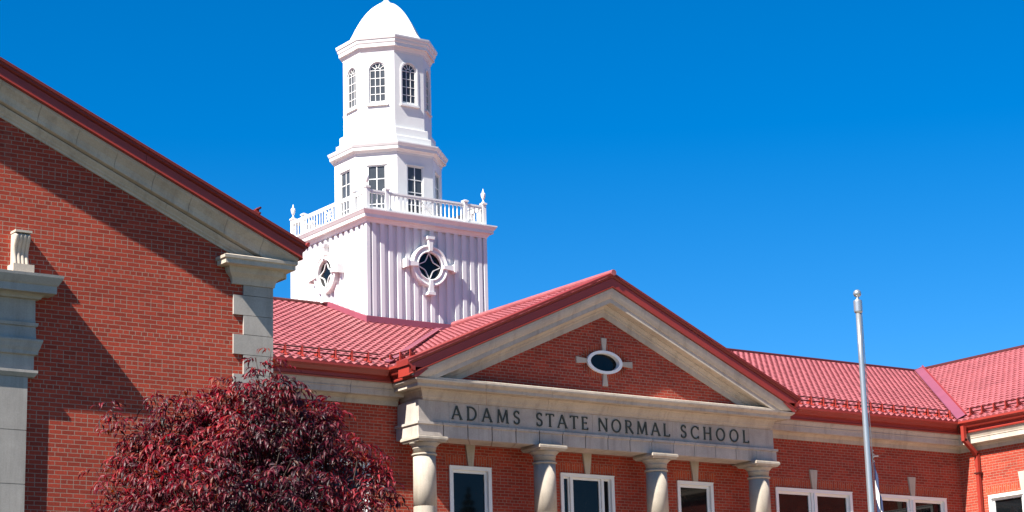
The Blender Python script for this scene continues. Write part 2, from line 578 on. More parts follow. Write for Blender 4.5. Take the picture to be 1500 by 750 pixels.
def jack_arch(parent, xc, w, z, Y=None, X=None):
    """soldier course and stone keystone over an opening"""
    mb = MB()
    x0, x1 = xc - w/2 - .10, xc + w/2 + .10
    k0, k1 = .065, .125   # half widths of the keystone, bottom and top
    for a, b_ in ((x0, xc - k0 - .004), (xc + k0 + .004, x1)):
        mb = MB()
        if Y is not None: mb.box((a, Y - .004, z + .003), (b_, Y + .05, z + .235))
        else: mb.box((X - .004, a, z + .003), (X + .05, b_, z + .235))
        mb.build("soldier_course", M_SOLDIER, parent)
    k = MB()
    pts = [(-k0, z + .003), (k0, z + .003), (k1, z + .485), (-k1, z + .485)]
    if Y is not None:
        a = [(xc + x, Y - .045, zz) for x, zz in pts]; b_ = [(xc + x, Y + .05, zz) for x, zz in pts]
    else:
        a = [(X - .045, xc - x, zz) for x, zz in pts]; b_ = [(X + .05, xc - x, zz) for x, zz in pts]
    k.hexa([a[0], a[1], b_[1], b_[0], a[3], a[2], b_[2], b_[3]])
    k.build("keystone", M_STONE, parent)

# ================================================================== SETTING
g = MB()
g.add([(-900, -900, -1.6), (1100, -900, -1.6), (1100, 1200, -1.6), (-900, 1200, -1.6)], [(0, 1, 2, 3)])
o = g.build("lawn", M_LAWN); o['kind'] = 'structure'
g = MB()
g.add([(20.5, 8, -1.596), (41.0, 8, -1.596), (41.0, 39.1, -1.596), (20.5, 39.1, -1.596)], [(0, 1, 2, 3)])
o = g.build("bounce_pavement", M_PATH); o['kind'] = 'structure'  # unseen paving, added to bounce warm sunlight up onto the portico stone

# ================================================================== MAIN SCHOOL BUILDING
GZ = -1.6
YW = 39.16          # main front wall
SL = .39            # roof slope
GY, GZT = 38.66, 8.36   # tile edge over the gutter
XA = 29.38          # portico axis
school = thing("school_building", "red brick main block with columned portico and inscribed stone frieze below the tower", "school building", (XA, YW, GZ))

WIN_Z = 4.42; WIN_H = 2.0
main_wins = [(26.22, 1.11, 'single'), (29.43, 1.53, 'triple'), (32.615, 1.10, 'single'), (36.41, 2.54, 'double'), (39.8, 2.42, 'double'),
             (22.38, 2.54, 'double'), (18.98, 2.42, 'double')]
mb = MB()
panel(mb, (0, YW, 0), (1, 0, 0), (0, 0, 1), (0, -1, 0), rect(16.3, GZ, 41.66, 7.95),
      [rect(x - w/2, WIN_Z, x + w/2, WIN_Z + WIN_H) for x, w, k in main_wins], .14)
mb.build("brick_wall", M_BRICK, school)
mb = MB()
mb.add([(16.3, 55, GZ), (41.66, 55, GZ), (41.66, 55, 8.2), (16.3, 55, 8.2)], [(0, 1, 2, 3)])
mb.build("rear_wall", M_BRICK, school)
cache = {}
for x, w, k in main_wins:
    key = (w, k)
    if key not in cache:
        cache[key] = make_window(w, WIN_H, k); place(cache[key], school, (x, YW, WIN_Z))
    else:
        copy_part(cache[key], school, (x, YW, WIN_Z))
    jack_arch(school, x, w, WIN_Z + WIN_H, Y=YW)

# eaves of the main block, left and right of the portico
eave_stone = [(0, 7.62), (.04, 7.62), (.04, 7.72), (.06, 7.735), (.075, 7.77), (.09, 7.785), (.26, 7.79), (.265, 7.775), (.285, 7.78), (.285, 7.90), (.30, 7.91), (.30, 7.925), (.285, 7.93), (.305, 7.97), (.33, 8.02), (.335, 8.06), (0, 8.06)]
fascia_p = [(.28, 8.05), (.37, 8.05), (.38, 8.08), (.36, 8.10), (.36, 8.26), (.0, 8.26)]
gutter_p = [(.36, 8.17), (.44, 8.19), (.48, 8.26), (.53, 8.30), (.53, 8.35), (.50, 8.35), (.44, 8.28), (.36, 8.27)]
for a, b_ in ((16.3, 24.36), (34.40, 41.64)):
    mb = MB(); sweep(mb, [(a, YW), (b_, YW)], eave_stone, left=False, joints=1.25, gap=.008)
    mb.build("stone_cornice", M_STONE, school)
for a, b_ in ((16.3, 23.99), (34.77, 41.27)):
    mb = MB(); sweep(mb, [(a, YW), (b_, YW)], fascia_p, left=False)
    mb.build("fascia", M_RED, school)
for a, b_ in ((16.3, 23.86), (34.90, 41.13)):
    mb = MB(); sweep(mb, [(a, YW), (b_, YW)], gutter_p, left=False, joints=3.0, gap=.004)
    mb.build("gutter", M_RED, school)

# main roof
RUN = 8.44
vdir = Vector((0, 1, SL)).normalized(); slen = RUN / vdir.y
mb = MB()
tiled_roof(mb, (15.0, GY, GZT), (1, 0, 0), vdir, 35.0, slen)
# rear slope, plain
zr = GZT + SL * RUN
mb.add([(8, GY + RUN, zr), (50, GY + RUN, zr), (50, GY + 2*RUN, GZT), (8, GY + 2*RUN, GZT)], [(0, 1, 2, 3)])
mb.build("roof", M_ROOF, school)
mb = MB()
mb.tube([(15.0, GY + RUN, zr + .0), (49.6, GY + RUN, zr + .0)], .075, 10)
mb.build("ridge_cap", M_GUARD, school)
guard_part(school, (16.9, GY, GZT), (1, 0, 0), vdir, 6.85)
guard_part(school, (34.95, GY, GZT), (1, 0, 0), vdir, 6.15)

# ---- portico
YP = 38.30
XL, XR = 24.36, 34.40
u_path = [(XL, YW), (XL, YP), (XR, YP), (XR, YW)]
arch = [(-.62, 6.86), (.04, 6.86), (.04, 7.12), (.075, 7.13), (.075, 7.18), (-.62, 7.18)]
def ushape(prof, joints=None, gap=.008):
    mb = MB(); sweep(mb, u_path, prof, left=False, joints=joints, gap=gap); return mb
# the path runs down the left return, along the front, back up the right return; outward is to the right
ushape(arch, .62, .02).build("architrave", M_STONE2, school)
mb = ushape([(-.5, 7.183), (0, 7.183), (0, 7.65), (-.5, 7.65)], .80, .006)
frieze = mb.build("frieze", M_STONE2, school)
mb = MB(); mb.box((XL + .02, YP + .02, 6.9), (XR - .02, YP + .1, 7.64)); mb.build("joint_backing", M_JOINT, school)
corn = [(0, 7.653), (.025, 7.653), (.03, 7.69), (.06, 7.72), (.07, 7.76), (.11, 7.84), (.15, 7.87), (.15, 7.885), (.33, 7.885), (.34, 7.87), (.37, 7.875), (.37, 7.945), (.40, 7.96), (.45, 8.00), (.455, 8.03),
        (.41, 8.035), (.33, 8.055), (.33, 8.10), (.30, 8.115), (0, 8.15)]
mb = MB(); sweep(mb, [(XL + .12, YW), (XL + .12, YP), (XR - .12, YP), (XR - .12, YW)], corn, left=False, joints=1.6, gap=.006)
mb.build("cornice", M_STONE, school)
mb = MB(); mb.box((XL, YP + .5, 6.95), (XR, YW, 7.0)); mb.build("soffit", M_STONE2, school)

# inscription: each letter a raised bronze stroke shape
LW = .15
def arc(cx, cy, rx, ry, a0, a1, n=14):
    return [(cx + rx * math.cos(R(a0 + (a1 - a0) * i / n)), cy + ry * math.sin(R(a0 + (a1 - a0) * i / n))) for i in range(n + 1)]
TH, TN = .125, .078
LET = {
 'A': (.80, [([(.02, 0), (.40, 1)], TN), ([(.40, 1), (.80, 0)], TH), ([(.16, .34), (.64, .34)], TN), ([(-.06, .02), (.14, .02)], .05), ([(.68, .02), (.90, .02)], .05)]),
 'D': (.82, [([(.10, 0), (.10, 1)], TH), ([(.0, .97)] + [(.3, .97)] + arc(.32, .5, .46, .47, 90, -90) + [(.0, .03)], TN + .03)]),
 'M': (.98, [([(.08, 0), (.14, 1)], TN), ([(.14, 1), (.48, .06)], TH), ([(.48, .06), (.84, 1)], TN), ([(.84, 1), (.92, 0)], TH), ([(0, .02), (.18, .02)], .05), ([(.82, .02), (1.02, .02)], .05)]),
 'S': (.52, [(arc(.27, .745, .215, .225, 30, 260, 12) + arc(.25, .265, .235, .235, 85, -150, 12), TH - .01), ([(.455, .97), (.46, .77)], .05), ([(.035, .05), (.03, .26)], .05)]),
 'T': (.72, [([(.36, 0), (.36, 1)], TH), ([(0, .96), (.72, .96)], TN), ([(.01, .99), (.01, .82)], .05), ([(.71, .99), (.71, .82)], .05), ([(.25, .02), (.47, .02)], .05)]),
 'E': (.56, [([(.10, 0), (.10, 1)], TH), ([(0, .965), (.5, .965)], TN - .01), ([(.1, .52), (.42, .52)], TN - .01), ([(0, .035), (.54, .035)], TN - .01), ([(.5, .99), (.5, .84)], .05), ([(.42, .60), (.42, .44)], .05), ([(.54, .01), (.56, .18)], .05)]),
 'N': (.84, [([(.08, 0), (.08, 1)], TN), ([(.08, 1), (.78, 0)], TH), ([(.78, 0), (.78, 1)], TN), ([(-.02, .02), (.18, .02)], .05), ([(.68, .98), (.88, .98)], .05)]),
 'O': (.90, [(arc(.45, .5, .40, .47, 0, 360, 26), TH - .02)]),
 'R': (.72, [([(.10, 0), (.10, 1)], TH), ([(0, .965), (.3, .965)] + arc(.32, .735, .24, .23, 90, -90, 10) + [(.1, .505)], TN + .01), ([(.34, .5), (.74, 0)], TH), ([(0, .02), (.21, .02)], .05)]),
 'L': (.60, [([(.10, 0), (.10, 1)], TH), ([(0, .035), (.56, .035)], TN), ([(.56, 0), (.58, .2)], .05), ([(0, .98), (.21, .98)], .05)]),
 'C': (.78, [(arc(.45, .5, .40, .47, 42, 318, 20), TH - .02), ([(.745, .96), (.745, .72)], .05), ([(.745, .04), (.745, .24)], .05)]),
 'H': (.80, [([(.10, 0), (.10, 1)], TH), ([(.70, 0), (.70, 1)], TH), ([(.1, .52), (.7, .52)], TN), ([(0, .02), (.2, .02)], .05), ([(0, .98), (.2, .98)], .05), ([(.6, .02), (.8, .02)], .05), ([(.6, .98), (.8, .98)], .05)]),
}
def letter_mesh(ch, cap):
    mb = MB()
    zlev = .0
    for si, (pl, wd) in enumerate(LET[ch][1]):
        th = .022 + .0007 * si
        P = [Vector((x * cap, y * cap)) for x, y in pl]
        w2 = wd * cap / 2 * 1.0
        n = len(P); L, Rr = [], []
        for i in range(n):
            d0 = (P[i] - P[i-1]).normalized() if i else (P[1] - P[0]).normalized()
            d1 = (P[i+1] - P[i]).normalized() if i < n - 1 else d0
            t = (d0 + d1)
            t = t.normalized() if t.length > .2 else d1
            nn = Vector((-t.y, t.x)); k = w2 / max(.5, nn.dot(Vector((-d1.y, d1.x))))
            L.append(P[i] + nn * k); Rr.append(P[i] - nn * k)
        vs = [(p.x, -th, p.y) for p in L] + [(p.x, -th, p.y) for p in Rr] + [(p.x, .004, p.y) for p in L] + [(p.x, .004, p.y) for p in Rr]
        fs = []
        for i in range(n - 1):
            fs += [(i, i+1, n+i+1, n+i), (i, i+1, 2*n+i+1, 2*n+i), (n+i, n+i+1, 3*n+i+1, 3*n+i)]
        fs += [(0, n, 3*n, 2*n), (n-1, 2*n-1, 4*n-1, 3*n-1)]
        mb.add(vs, fs)
    return mb
CAP = .295
words = [("ADAMS", 25.205, 26.98), ("STATE", 27.44, 28.85), ("NORMAL", 29.155, 31.215), ("SCHOOL", 31.55, 33.62)]
lcache = {}
for wd, x0, x1 in words:   # one bronze letter per mesh
    tot = sum(LET[c][0] for c in wd) * CAP
    gp = (x1 - x0 - tot) / (len(wd) - 1)
    x = x0
    for c in wd:
        if c not in lcache:
            lcache[c] = letter_mesh(c, CAP).build("letter", M_BRONZE, None, world=False); place(lcache[c], frieze, (x, YP - .001, 7.283))
        else:
            copy_part(lcache[c], frieze, (x, YP - .001, 7.283))
        x += LET[c][0] * CAP + gp

# columns
YC = 38.43
def make_column():
    prof = [(.33, GZ + .0), (.33, GZ + .35)]
    z0, z1 = GZ + .38, 6.47
    for i in range(15):
        t = i / 14
        rr_ = .274 - .030 * max(0, (t - .3) / .7) ** 1.5; zz_ = z0 + (z1 - z0) * t
        prof.append((rr_, zz_))
        if i in (4, 8, 12): prof += [(rr_, zz_ + .002), (rr_ - .005, zz_ + .003), (rr_ - .005, zz_ + .012), (rr_, zz_ + .013)]
    s = MB(); s.lathe([(r, z - GZ) for r, z in prof], n=40)
    # drum joints
    o = s.build("column", M_STONEC, None, world=False, smooth=True)
    r = MB(); r.lathe([(.24, 6.455), (.268, 6.465), (.276, 6.482), (.268, 6.50), (.244, 6.507)], n=40)
    r.v = [(x, y, z - GZ) for x, y, z in r.v]
    ro = r.build("necking_ring", M_STONEC, None, world=False, smooth=True); ro.parent = o
    c = MB(); c.lathe([(.243, 6.50), (.243, 6.60), (.256, 6.607), (.256, 6.625), (.249, 6.63), (.264, 6.655), (.30, 6.69), (.335, 6.722), (.335, 6.73)], n=40)
    c.v = [(x, y, z - GZ) for x, y, z in c.v]
    co = c.build("capital", M_STONEC, None, world=False, smooth=True); co.parent = o
    a = MB()
    a.lathe([(.33, 6.735), (.355, 6.775), (.372, 6.785), (.372, 6.83), (.36, 6.84), (.36, 6.857)], n=4, phase=R(45), apothem=True)
    a.v = [(x, y, z - GZ) for x, y, z in a.v]
    ao = a.build("abacus", M_STONEC, None, world=False); ao.parent = o
    return o
col0 = make_column()
for i, x in enumerate((24.57, 27.72, 30.88, 33.99)):
    if i == 0: place(col0, school, (x, YC, GZ))
    else: copy_part(col0, school, (x, YC, GZ))
mb = MB()
for i in range(4):
    mb.box((23.6 - .35*i, 37.6 - .33*i, GZ), (35.2 + .35*i, YW, GZ + .45 - .15*i) if i == 0 else (35.2 + .35*i, 37.6 - .33*(i-1) - .003, GZ + .45 - .11*i))
mb.build("step", M_STONE2, school)

# pediment
PS = .447
zap = 10.86
ztopP = lambda x: zap - PS * abs(x - XA)
mb = MB()
oval = [(XA + .44 * math.cos(2*math.pi*k/32), 8.87 + .23 * math.sin(2*math.pi*k/32)) for k in range(32)]
tz = lambda x: ztopP(x) - .8
panel(mb, (0, YP, 0), (1, 0, 0), (0, 0, 1), (0, -1, 0), [(XL, 8.0), (XR, 8.0), (XR, max(8.01, tz(XR))), (XA, tz(XA)), (XL, max(8.01, tz(XL)))], [oval], .12)
mb.build("pediment_wall", M_BRICK, school)
rk = [(0, .93), (.03, .93), (.035, .80), (.06, .78), (.065, .74), (.10, .70), (.14, .675), (.14, .655), (.30, .655), (.31, .66), (.335, .655), (.335, .55), (.36, .53), (.39, .46), (.405, .40), (.41, .33), (0, .33)]
mb = MB()
rake(mb, [XL - .42, XA, XR + .42], ztopP, YP, rk, 1.35, gap=.004)
clip_below(mb.build("raking_cornice", M_STONE, school), 8.075)
rf = [(.0, .32), (.435, .32), (.445, .30), (.43, .285), (.43, .10), (.40, .095), (0, .095)]
mb = MB(); rake(mb, [XL - .50, XA, XR + .50], ztopP, YP, rf, 3.0, gap=.004); mb.build("raking_fascia", M_RED, school)
mb = MB(); rake(mb, [XL - .54, XA, XR + .54], ztopP, YP, [(0, .09), (.445, .09), (.465, .05), (.47, -.03), (.40, -.045), (0, -.045)], 3.0, gap=.004); mb.build("verge_trim", M_VERGE, school)
# portico roof
pv = Vector((1, 0, PS)).normalized(); pl = (XA - (XL - .52)) / pv.x
mb = MB()
z_e = ztopP(XL - .52) - .03
tiled_roof(mb, (XL - .52, YP - .48, z_e), (0, 1, 0), pv, 6.8, pl)
mb.build("portico_roof", M_ROOF, school)
mb = MB()
tiled_roof(mb, (XR + .52, YP - .48, z_e), (0, 1, 0), Vector((-1, 0, PS)), 6.8, pl)
mb.build("portico_roof", M_ROOF, school)
mb = MB(); mb.tube([(XA, YP - .5, zap + .02), (XA, YP + 6.2, zap + .02)], .07, 10); mb.build("portico_ridge_cap", M_ROOF, school)
guard_part(school, (XL - .52, YP + 1.6, z_e), (0, -1, 0), pv, 1.95)
# side returns of the portico eave: gutter and fascia on both sides
for xx, sgn in ((XL, -1), (XR, 1)):
    mb = MB(); sweep(mb, [(xx, YP - .47), (xx, YW - .45)], gutter_p, left=(sgn < 0)); mb.build("portico_gutter", M_RED, school)
    mb = MB(); sweep(mb, [(xx, YP - .43), (xx, YW - .37)], fascia_p, left=(sgn < 0)); mb.build("portico_fascia", M_RED, school)
    mb = MB(); sweep(mb, [(xx, YP - .36), (xx, YW - .28)], [(0, 8.0), (.25, 8.0), (.29, 8.02), (.30, 8.06), (0, 8.06)], left=(sgn < 0)); mb.build("portico_soffit", M_STONE, school)
# valley flashings
def strip(mb, p0, p1, side, w=.16, lift=.06):
    p0, p1, side = Vector(p0), Vector(p1), Vector(side).normalized()
    up = Vector((0, 0, lift))
    mb.hexa([p0 + up, p1 + up, p1 + side * w + up, p0 + side * w + up, p0 + up*1.3, p1 + up*1.3, p1 + side * w + up*1.3, p0 + side * w + up*1.3])
# oval window in the pediment
def ellipse_ring(mb, c, rx0, rz0, rx1, rz1, y0, y1, n=36):
    vs = []
    for k in range(n):
        a = 2 * math.pi * k / n; ca, sa = math.cos(a), math.sin(a)
        vs += [(c[0] + rx0*ca, y0, c[1] + rz0*sa), (c[0] + rx1*ca, y0, c[1] + rz1*sa), (c[0] + rx1*ca, y1, c[1] + rz1*sa), (c[0] + rx0*ca, y1, c[1] + rz0*sa)]
    fs = []
    for k in range(n):
        a, b_ = 4*k, 4*((k+1) % n)
        for j in range(4):
            fs.append((a+j, a+(j+1) % 4, b_+(j+1) % 4, b_+j))
    mb.add(vs, fs)
mb = MB(); ellipse_ring(mb, (XA, 8.87), .41, .205, .50, .27, YP - .05, YP + .10)
ow = mb.build("oval_window", M_FRAME, school)
mb = MB(); mb.add([(XA + .43*math.cos(2*math.pi*k/32), YP + .07, 8.87 + .22*math.sin(2*math.pi*k/32)) for k in range(32)], [tuple(range(32))])
mb.build("pane", M_GLASS, ow)
def trapz(mb, c, d, r0, r1, w0, w1, y0, y1):
    """wedge block from radius r0 to r1 along unit direction d (x,z)"""
    d = Vector(d); s = Vector((-d.y, d.x)); c = Vector(c)
    q = [c + d*r0 - s*w0/2, c + d*r0 + s*w0/2, c + d*r1 + s*w1/2, c + d*r1 - s*w1/2]
    mb.hexa([(p.x, y0, p.y) for p in q] + [(p.x, y1, p.y) for p in q])
for d, r0, r1 in (((1, 0), .49, .84), ((-1, 0), .49, .72), ((0, 1), .26, .56), ((0, -1), .26, .55)):
    r1 = .80 if d[1] == 0 else r1
    mb = MB(); trapz(mb, (XA, 8.87), d, r0, r1, .09, .15, YP - .035, YP + .05); mb.build("keystone", M_STONE, school)
for quad in range(4):      # soldier bricks round the oval
    mb = MB()
    for k in range(quad * 11, quad * 11 + 11):
        a = 2*math.pi*(k + .5)/44
        if min(abs(math.sin(a)), abs(math.cos(a))) < .13: continue
        c0 = Vector((XA + .505*math.cos(a), 8.87 + .275*math.sin(a))); c1 = Vector((XA + .66*math.cos(a), 8.87 + .43*math.sin(a)))
        d = (c1 - c0); L = d.length; d.normalize()
        trapz(mb, c0, d, 0, L, .066, .085, YP - .006, YP + .02)
    mb.build("soldier_course", M_SOLDIER, school)

# ================================================================== RIGHT WING
XW = 41.64
side = thing("side_wing", "right hand brick wing whose sunlit wall carries the red downpipe", "school building", (XW + 8, 36, GZ))
mb = MB()
wy = 36.62
panel(mb, (XW, 0, 0), (0, 1, 0), (0, 0, 1), (-1, 0, 0), [(27.5, GZ), (YW + .3, GZ), (YW + .3, 7.95), (27.5, 7.95)],
      [rect(y - 1.2, WIN_Z, y + 1.2, WIN_Z + WIN_H) for y in (37.05, 33.6, 30.2)], .14)
mb.build("brick_wall", M_BRICK, side)
mb = MB()
mb.add([(XW, 27.5, GZ), (XW + 13.4, 27.5, GZ), (XW + 13.4, 27.5, 8.0), (XW + 6.72, 27.5, 11.05), (XW, 27.5, 8.0)], [(0, 1, 2, 3, 4)])
mb.build("gable_wall", M_BRICK, side)
w0 = None
for y in (37.05, 33.6, 30.2):
    if w0 is None:
        w0 = make_window(2.4, WIN_H, 'double'); place(w0, side, (XW, y, WIN_Z), R(-90))
    else:
        copy_part(w0, side, (XW, y, WIN_Z), R(-90))
    jack_arch(side, y, 2.4, WIN_Z + WIN_H, X=XW)
path = [(XW, YW - .05), (XW, 27.5)]
mb = MB(); sweep(mb, path, eave_stone, left=False, joints=1.3, gap=.006); mb.build("stone_cornice", M_STONE, side)
mb = MB(); sweep(mb, [(XW, YW - .37), (XW, 27.3)], fascia_p, left=False); mb.build("fascia", M_RED, side)
mb = MB(); sweep(mb, [(XW, YW - .50), (XW, 27.2)], gutter_p, left=False, joints=3, gap=.004); mb.build("gutter", M_RED, side)
SW = .455; RUNW = SL * RUN / SW     # the wing is a little narrower and steeper
wv = Vector((1, 0, SW)).normalized()
mb = MB()
GX = XW - .5
tiled_roof(mb, (GX, 27.1, GZT), (0, 1, 0), wv, 20.2, RUNW / wv.x)
mb.add([(GX + RUNW, 27.1, zr), (GX + RUNW, 55, zr), (GX + 2*RUNW, 55, GZT), (GX + 2*RUNW, 27.1, GZT)], [(0, 1, 2, 3)])
mb.build("roof", M_ROOF, side)
mb = MB(); mb.tube([(GX + RUNW, 27.1, zr + .0), (GX + RUNW, 55, zr + .0)], .075, 10); mb.build("ridge_cap", M_GUARD, side)
guard_part(side, (GX, 38.55, GZT), (0, -1, 0), wv, 9.0)
mb = MB()
p0 = Vector((GX - .02, GY - .02, GZT + .03)); p1 = Vector((GX + RUNW, GY + RUN, zr + .03))
p1 = p0.lerp(p1, .985)
strip(mb, p0, p1, Vector((1, 0, SW)), .34, .035)
strip(mb, p0, p1, Vector((0, 1, SL)), .05, .035)
sd = Vector((1, 0, SW)).normalized() * .35 + Vector((0, 0, .05))
mb.bar(p0 + sd, p1 + sd, .035, .05, (0, 0, 1), 1)
mb.build("valley_flashing", [M_FLASH, M_RED], side)
# downpipe
mb = MB()
def rectpipe(mb, pts, w, d):
    for a, b_ in zip(pts[:-1], pts[1:]):
        mb.bar(a, b_, w, d, (1, 0, 0))
yd = 38.47
mb.bar((XW - .52, yd, 8.22), (XW - .52, yd, 7.83), .10, .10, (1, 0, 0))
mb.bar((XW - .535, yd, 7.87), (XW - .09, yd, 7.50), .10, .10, (0, 0, 1))
mb.bar((XW - .09, yd, 7.55), (XW - .09, yd, GZ + .1), .10, .09, (1, 0, 0))
dp = mb.build("downpipe", M_RED, side)
mb = MB()
for z in (7.0, 5.2, 3.2, 1.0):
    mb.box((XW - .155, yd - .09, z), (XW, yd + .09, z + .04))
mb.build("pipe_strap", M_GUARD, dp)

# valley on the portico's left (main block part)
mb = MB()
p0 = Vector((XL - .52, GY - .02, GZT + .03)); rise = 2.35
p1 = Vector((XL - .52 + rise / PS, GY + rise / SL, GZT + rise))
strip(mb, p0, p1, Vector((-1, 0, -.0)), .11, .07)
strip(mb, p0, p1, Vector((1, 0, PS)), .11, .07)
p0 = Vector((XR + .52, GY - .02, GZT + .03)); p1 = Vector((XR + .52 - rise / PS, GY + rise / SL, GZT + rise))
strip(mb, p0, p1, Vector((1, 0, 0)), .11, .07); strip(mb, p0, p1, Vector((-1, 0, PS)), .11, .07)
mb.build("valley_flashing", M_FLASH, school)

# ================================================================== LEFT GABLED WING
YL = 30.0
XC = 16.28
SG = .431
AX = 8.34
wing = thing("gabled_wing", "near brick wing at left with shadowed stone gable cornice and quoined corner", "school building", (AX, YL, GZ))
xe = XC + .40
ztopG = lambda x: 8.32 + SG * (xe - AX - abs(x - AX)) 
mb = MB()
panel(mb, (0, YL, 0), (1, 0, 0), (0, 0, 1), (0, -1, 0), [(2*AX - XC, GZ), (XC, GZ), (XC, ztopG(XC) - .45), (AX, ztopG(AX) - .45), (2*AX - XC, ztopG(XC) - .45)])
mb.build("gable_wall", M_BRICK, wing)
for xx in (XC, 2*AX - XC):
    mb = MB(); mb.add([(xx, YL, GZ), (xx, 56, GZ), (xx, 56, 8), (xx, YL, 8)], [(0, 1, 2, 3)]); mb.build("side_wall", M_BRICK, wing)
gk = [(0, .565), (.085, .565), (.085, .555), (.19, .545), (.20, .53), (.205, .49), (.235, .43), (.285, .375), (.325, .34), (.335, .32), (.345, .315), (.345, .288), (0, .288)]
mb = MB(); rake(mb, [2*AX - XC - .33, AX, XC + .33], ztopG, YL, gk, .66, gap=.006)
clip_below(mb.build("raking_cornice", M_STONE, wing), 7.96)
gb = [(0, .72), (.028, .72), (.034, .69), (.062, .665), (.07, .645), (.11, .605), (.125, .585), (.125, .572), (.05, .568), (0, .568)]
mb = MB(); rake(mb, [2*AX - XC - .10, AX, XC + .10], ztopG, YL, gb, 1.9, gap=.005)
clip_below(mb.build("bed_moulding", M_STONE, wing), 7.96)
gf = [(0, .285), (.39, .285), (.40, .27), (.385, .255), (.385, .11), (0, .11)]
mb = MB(); rake(mb, [2*AX - XC - .385, AX, XC + .385], ztopG, YL, gf, 2.9, gap=.006); mb.build("raking_fascia", M_RED, wing)
mb = MB(); rake(mb, [2*AX - XC - .40, AX, XC + .40], ztopG, YL, [(0, .105), (.40, .105), (.43, .085), (.43, .055), (.45, .045), (.455, .0), (.40, -.02), (0, -.02)], 2.9, gap=.004); mb.build("verge_trim", M_VERGE, wing)
# eaves side along the courtyard
mb = MB(); sweep(mb, [(XC, YL - .02), (XC, 38.9)], [(e, z - .0) for e, z in eave_stone], left=False, joints=1.3); mb.build("stone_cornice", M_STONE, wing)
mb = MB(); sweep(mb, [(XC, YL - .30), (XC, 38.8)], fascia_p, left=False); mb.build("fascia", M_RED, wing)
mb = MB(); sweep(mb, [(XC, YL - .36), (XC, 38.7)], gutter_p, left=False); mb.build("gutter", M_RED, wing)
gv = Vector((-1, 0, SG)).normalized()
mb = MB()
tiled_roof(mb, (XC + .5, YL - .38, 8.26), (0, 1, 0), gv, 10.0, (XC + .5 - AX) / abs(gv.x), seg=4)
zg = ztopG(AX)
mb.add([(AX, YL - .38, zg - .01), (AX, 56, zg - .01), (2*AX - XC - .5, 56, 8.24), (2*AX - XC - .5, YL - .38, 8.24)], [(0, 1, 2, 3)])
mb.add([(AX, YL + 9.6, zg - .01), (AX, 56, zg - .01), (XC + .5, 56, 8.24), (XC + .5, YL + 9.6, 8.24)], [(0, 1, 2, 3)])
mb.build("roof", M_ROOF, wing)
guard_part(wing, (XC + .5, YL - .30, 8.26), (0, 1, 0), gv, 8.0, .95)
# cornice return over the corner quoin
ret = [(0, 7.60), (.05, 7.60), (.06, 7.66), (.075, 7.70), (.10, 7.73), (.14, 7.77), (.16, 7.83), (.165, 7.86), (.30, 7.87), (.30, 7.94), (.325, 7.955), (.33, 8.0), (.29, 8.02), (.0, 8.03)]
mb = MB(); sweep(mb, [(15.62, YL + .02), (15.62, YL), (XC, YL), (XC, YL + .3)], ret, left=False, gap=.004); mb.build("cornice_return", M_STONE, wing)
# quoins
q = MB()
z = 7.60; i = 0
qb = []
hs = [.17]
while z > GZ + .4:
    wide = (i % 2 == 1)
    h = .17 if i == 0 else (.325 if wide else .315)
    m_ = MB()
    x0 = XC - (.68 if wide else .50)
    e = .032
    m_.box((x0, YL - e, z - h + .004), (XC + e, YL + .35, z - .004))
    m_.build("quoin", M_STONE3, wing)
    z -= h; i += 1
mb = MB(); mb.box((XC - .49, YL - .02, GZ), (XC + .02, YL + .3, 7.6)); mb.build("joint_backing", M_JOINT, wing)

# portal: pilaster, entablature, scroll console
PE = .09
px1 = 12.15; px0 = 2*AX - px1
mb = MB(); mb.box((px0 + 1.25, YL - .03, GZ), (px1 - 1.25, YL + .04, 5.8)); portal = mb.build("portal", M_STONE3, wing)
for a, b_ in ((px1 - 1.25, px1), (px0, px0 + 1.25)):
    mb = MB(); z = 5.80
    mb.box((a + .01, YL - PE + .012, GZ), (b_ - .012, YL + .05, 5.8))
    while z > GZ:
        h = .80
        mb.box((a, YL - PE, max(GZ, z - h) + .005), (b_, YL + .05, z - .005)); z -= h
    mb.build("pilaster", M_STONE3, portal)
mb = MB()
def pblock(x0, x1, e, z0, z1): mb.box((x0, YL - e, z0), (x1, YL + .04, z1))
ent = [(0, 5.80), (PE + .01, 5.80), (PE + .03, 5.83), (PE + .05, 5.86), (PE + .05, 5.90), (PE, 5.905), (PE, 6.13), (PE + .045, 6.14), (PE + .05, 6.19), (PE + .07, 6.24), (PE + .085, 6.30), (PE + .10, 6.335), (PE + .10, 6.36), (PE + .02, 6.37), (PE + .01, 6.56), (PE + .035, 6.57), (PE + .045, 6.62), (PE + .005, 6.63),
       (PE, 6.98), (PE + .06, 6.985), (PE + .08, 7.02), (PE + .12, 7.045), (PE + .24, 7.05), (PE + .24, 7.16), (PE + .26, 7.18), (PE + .315, 7.28), (PE + .32, 7.32), (PE + .2, 7.335), (0, 7.36)]
sweep(mb, [(px0, YL + .04), (px0, YL), (px1, YL), (px1, YL + .04)], ent, left=False, joints=2.6, gap=.006)
mb.build("entablature", M_STONE3, portal)
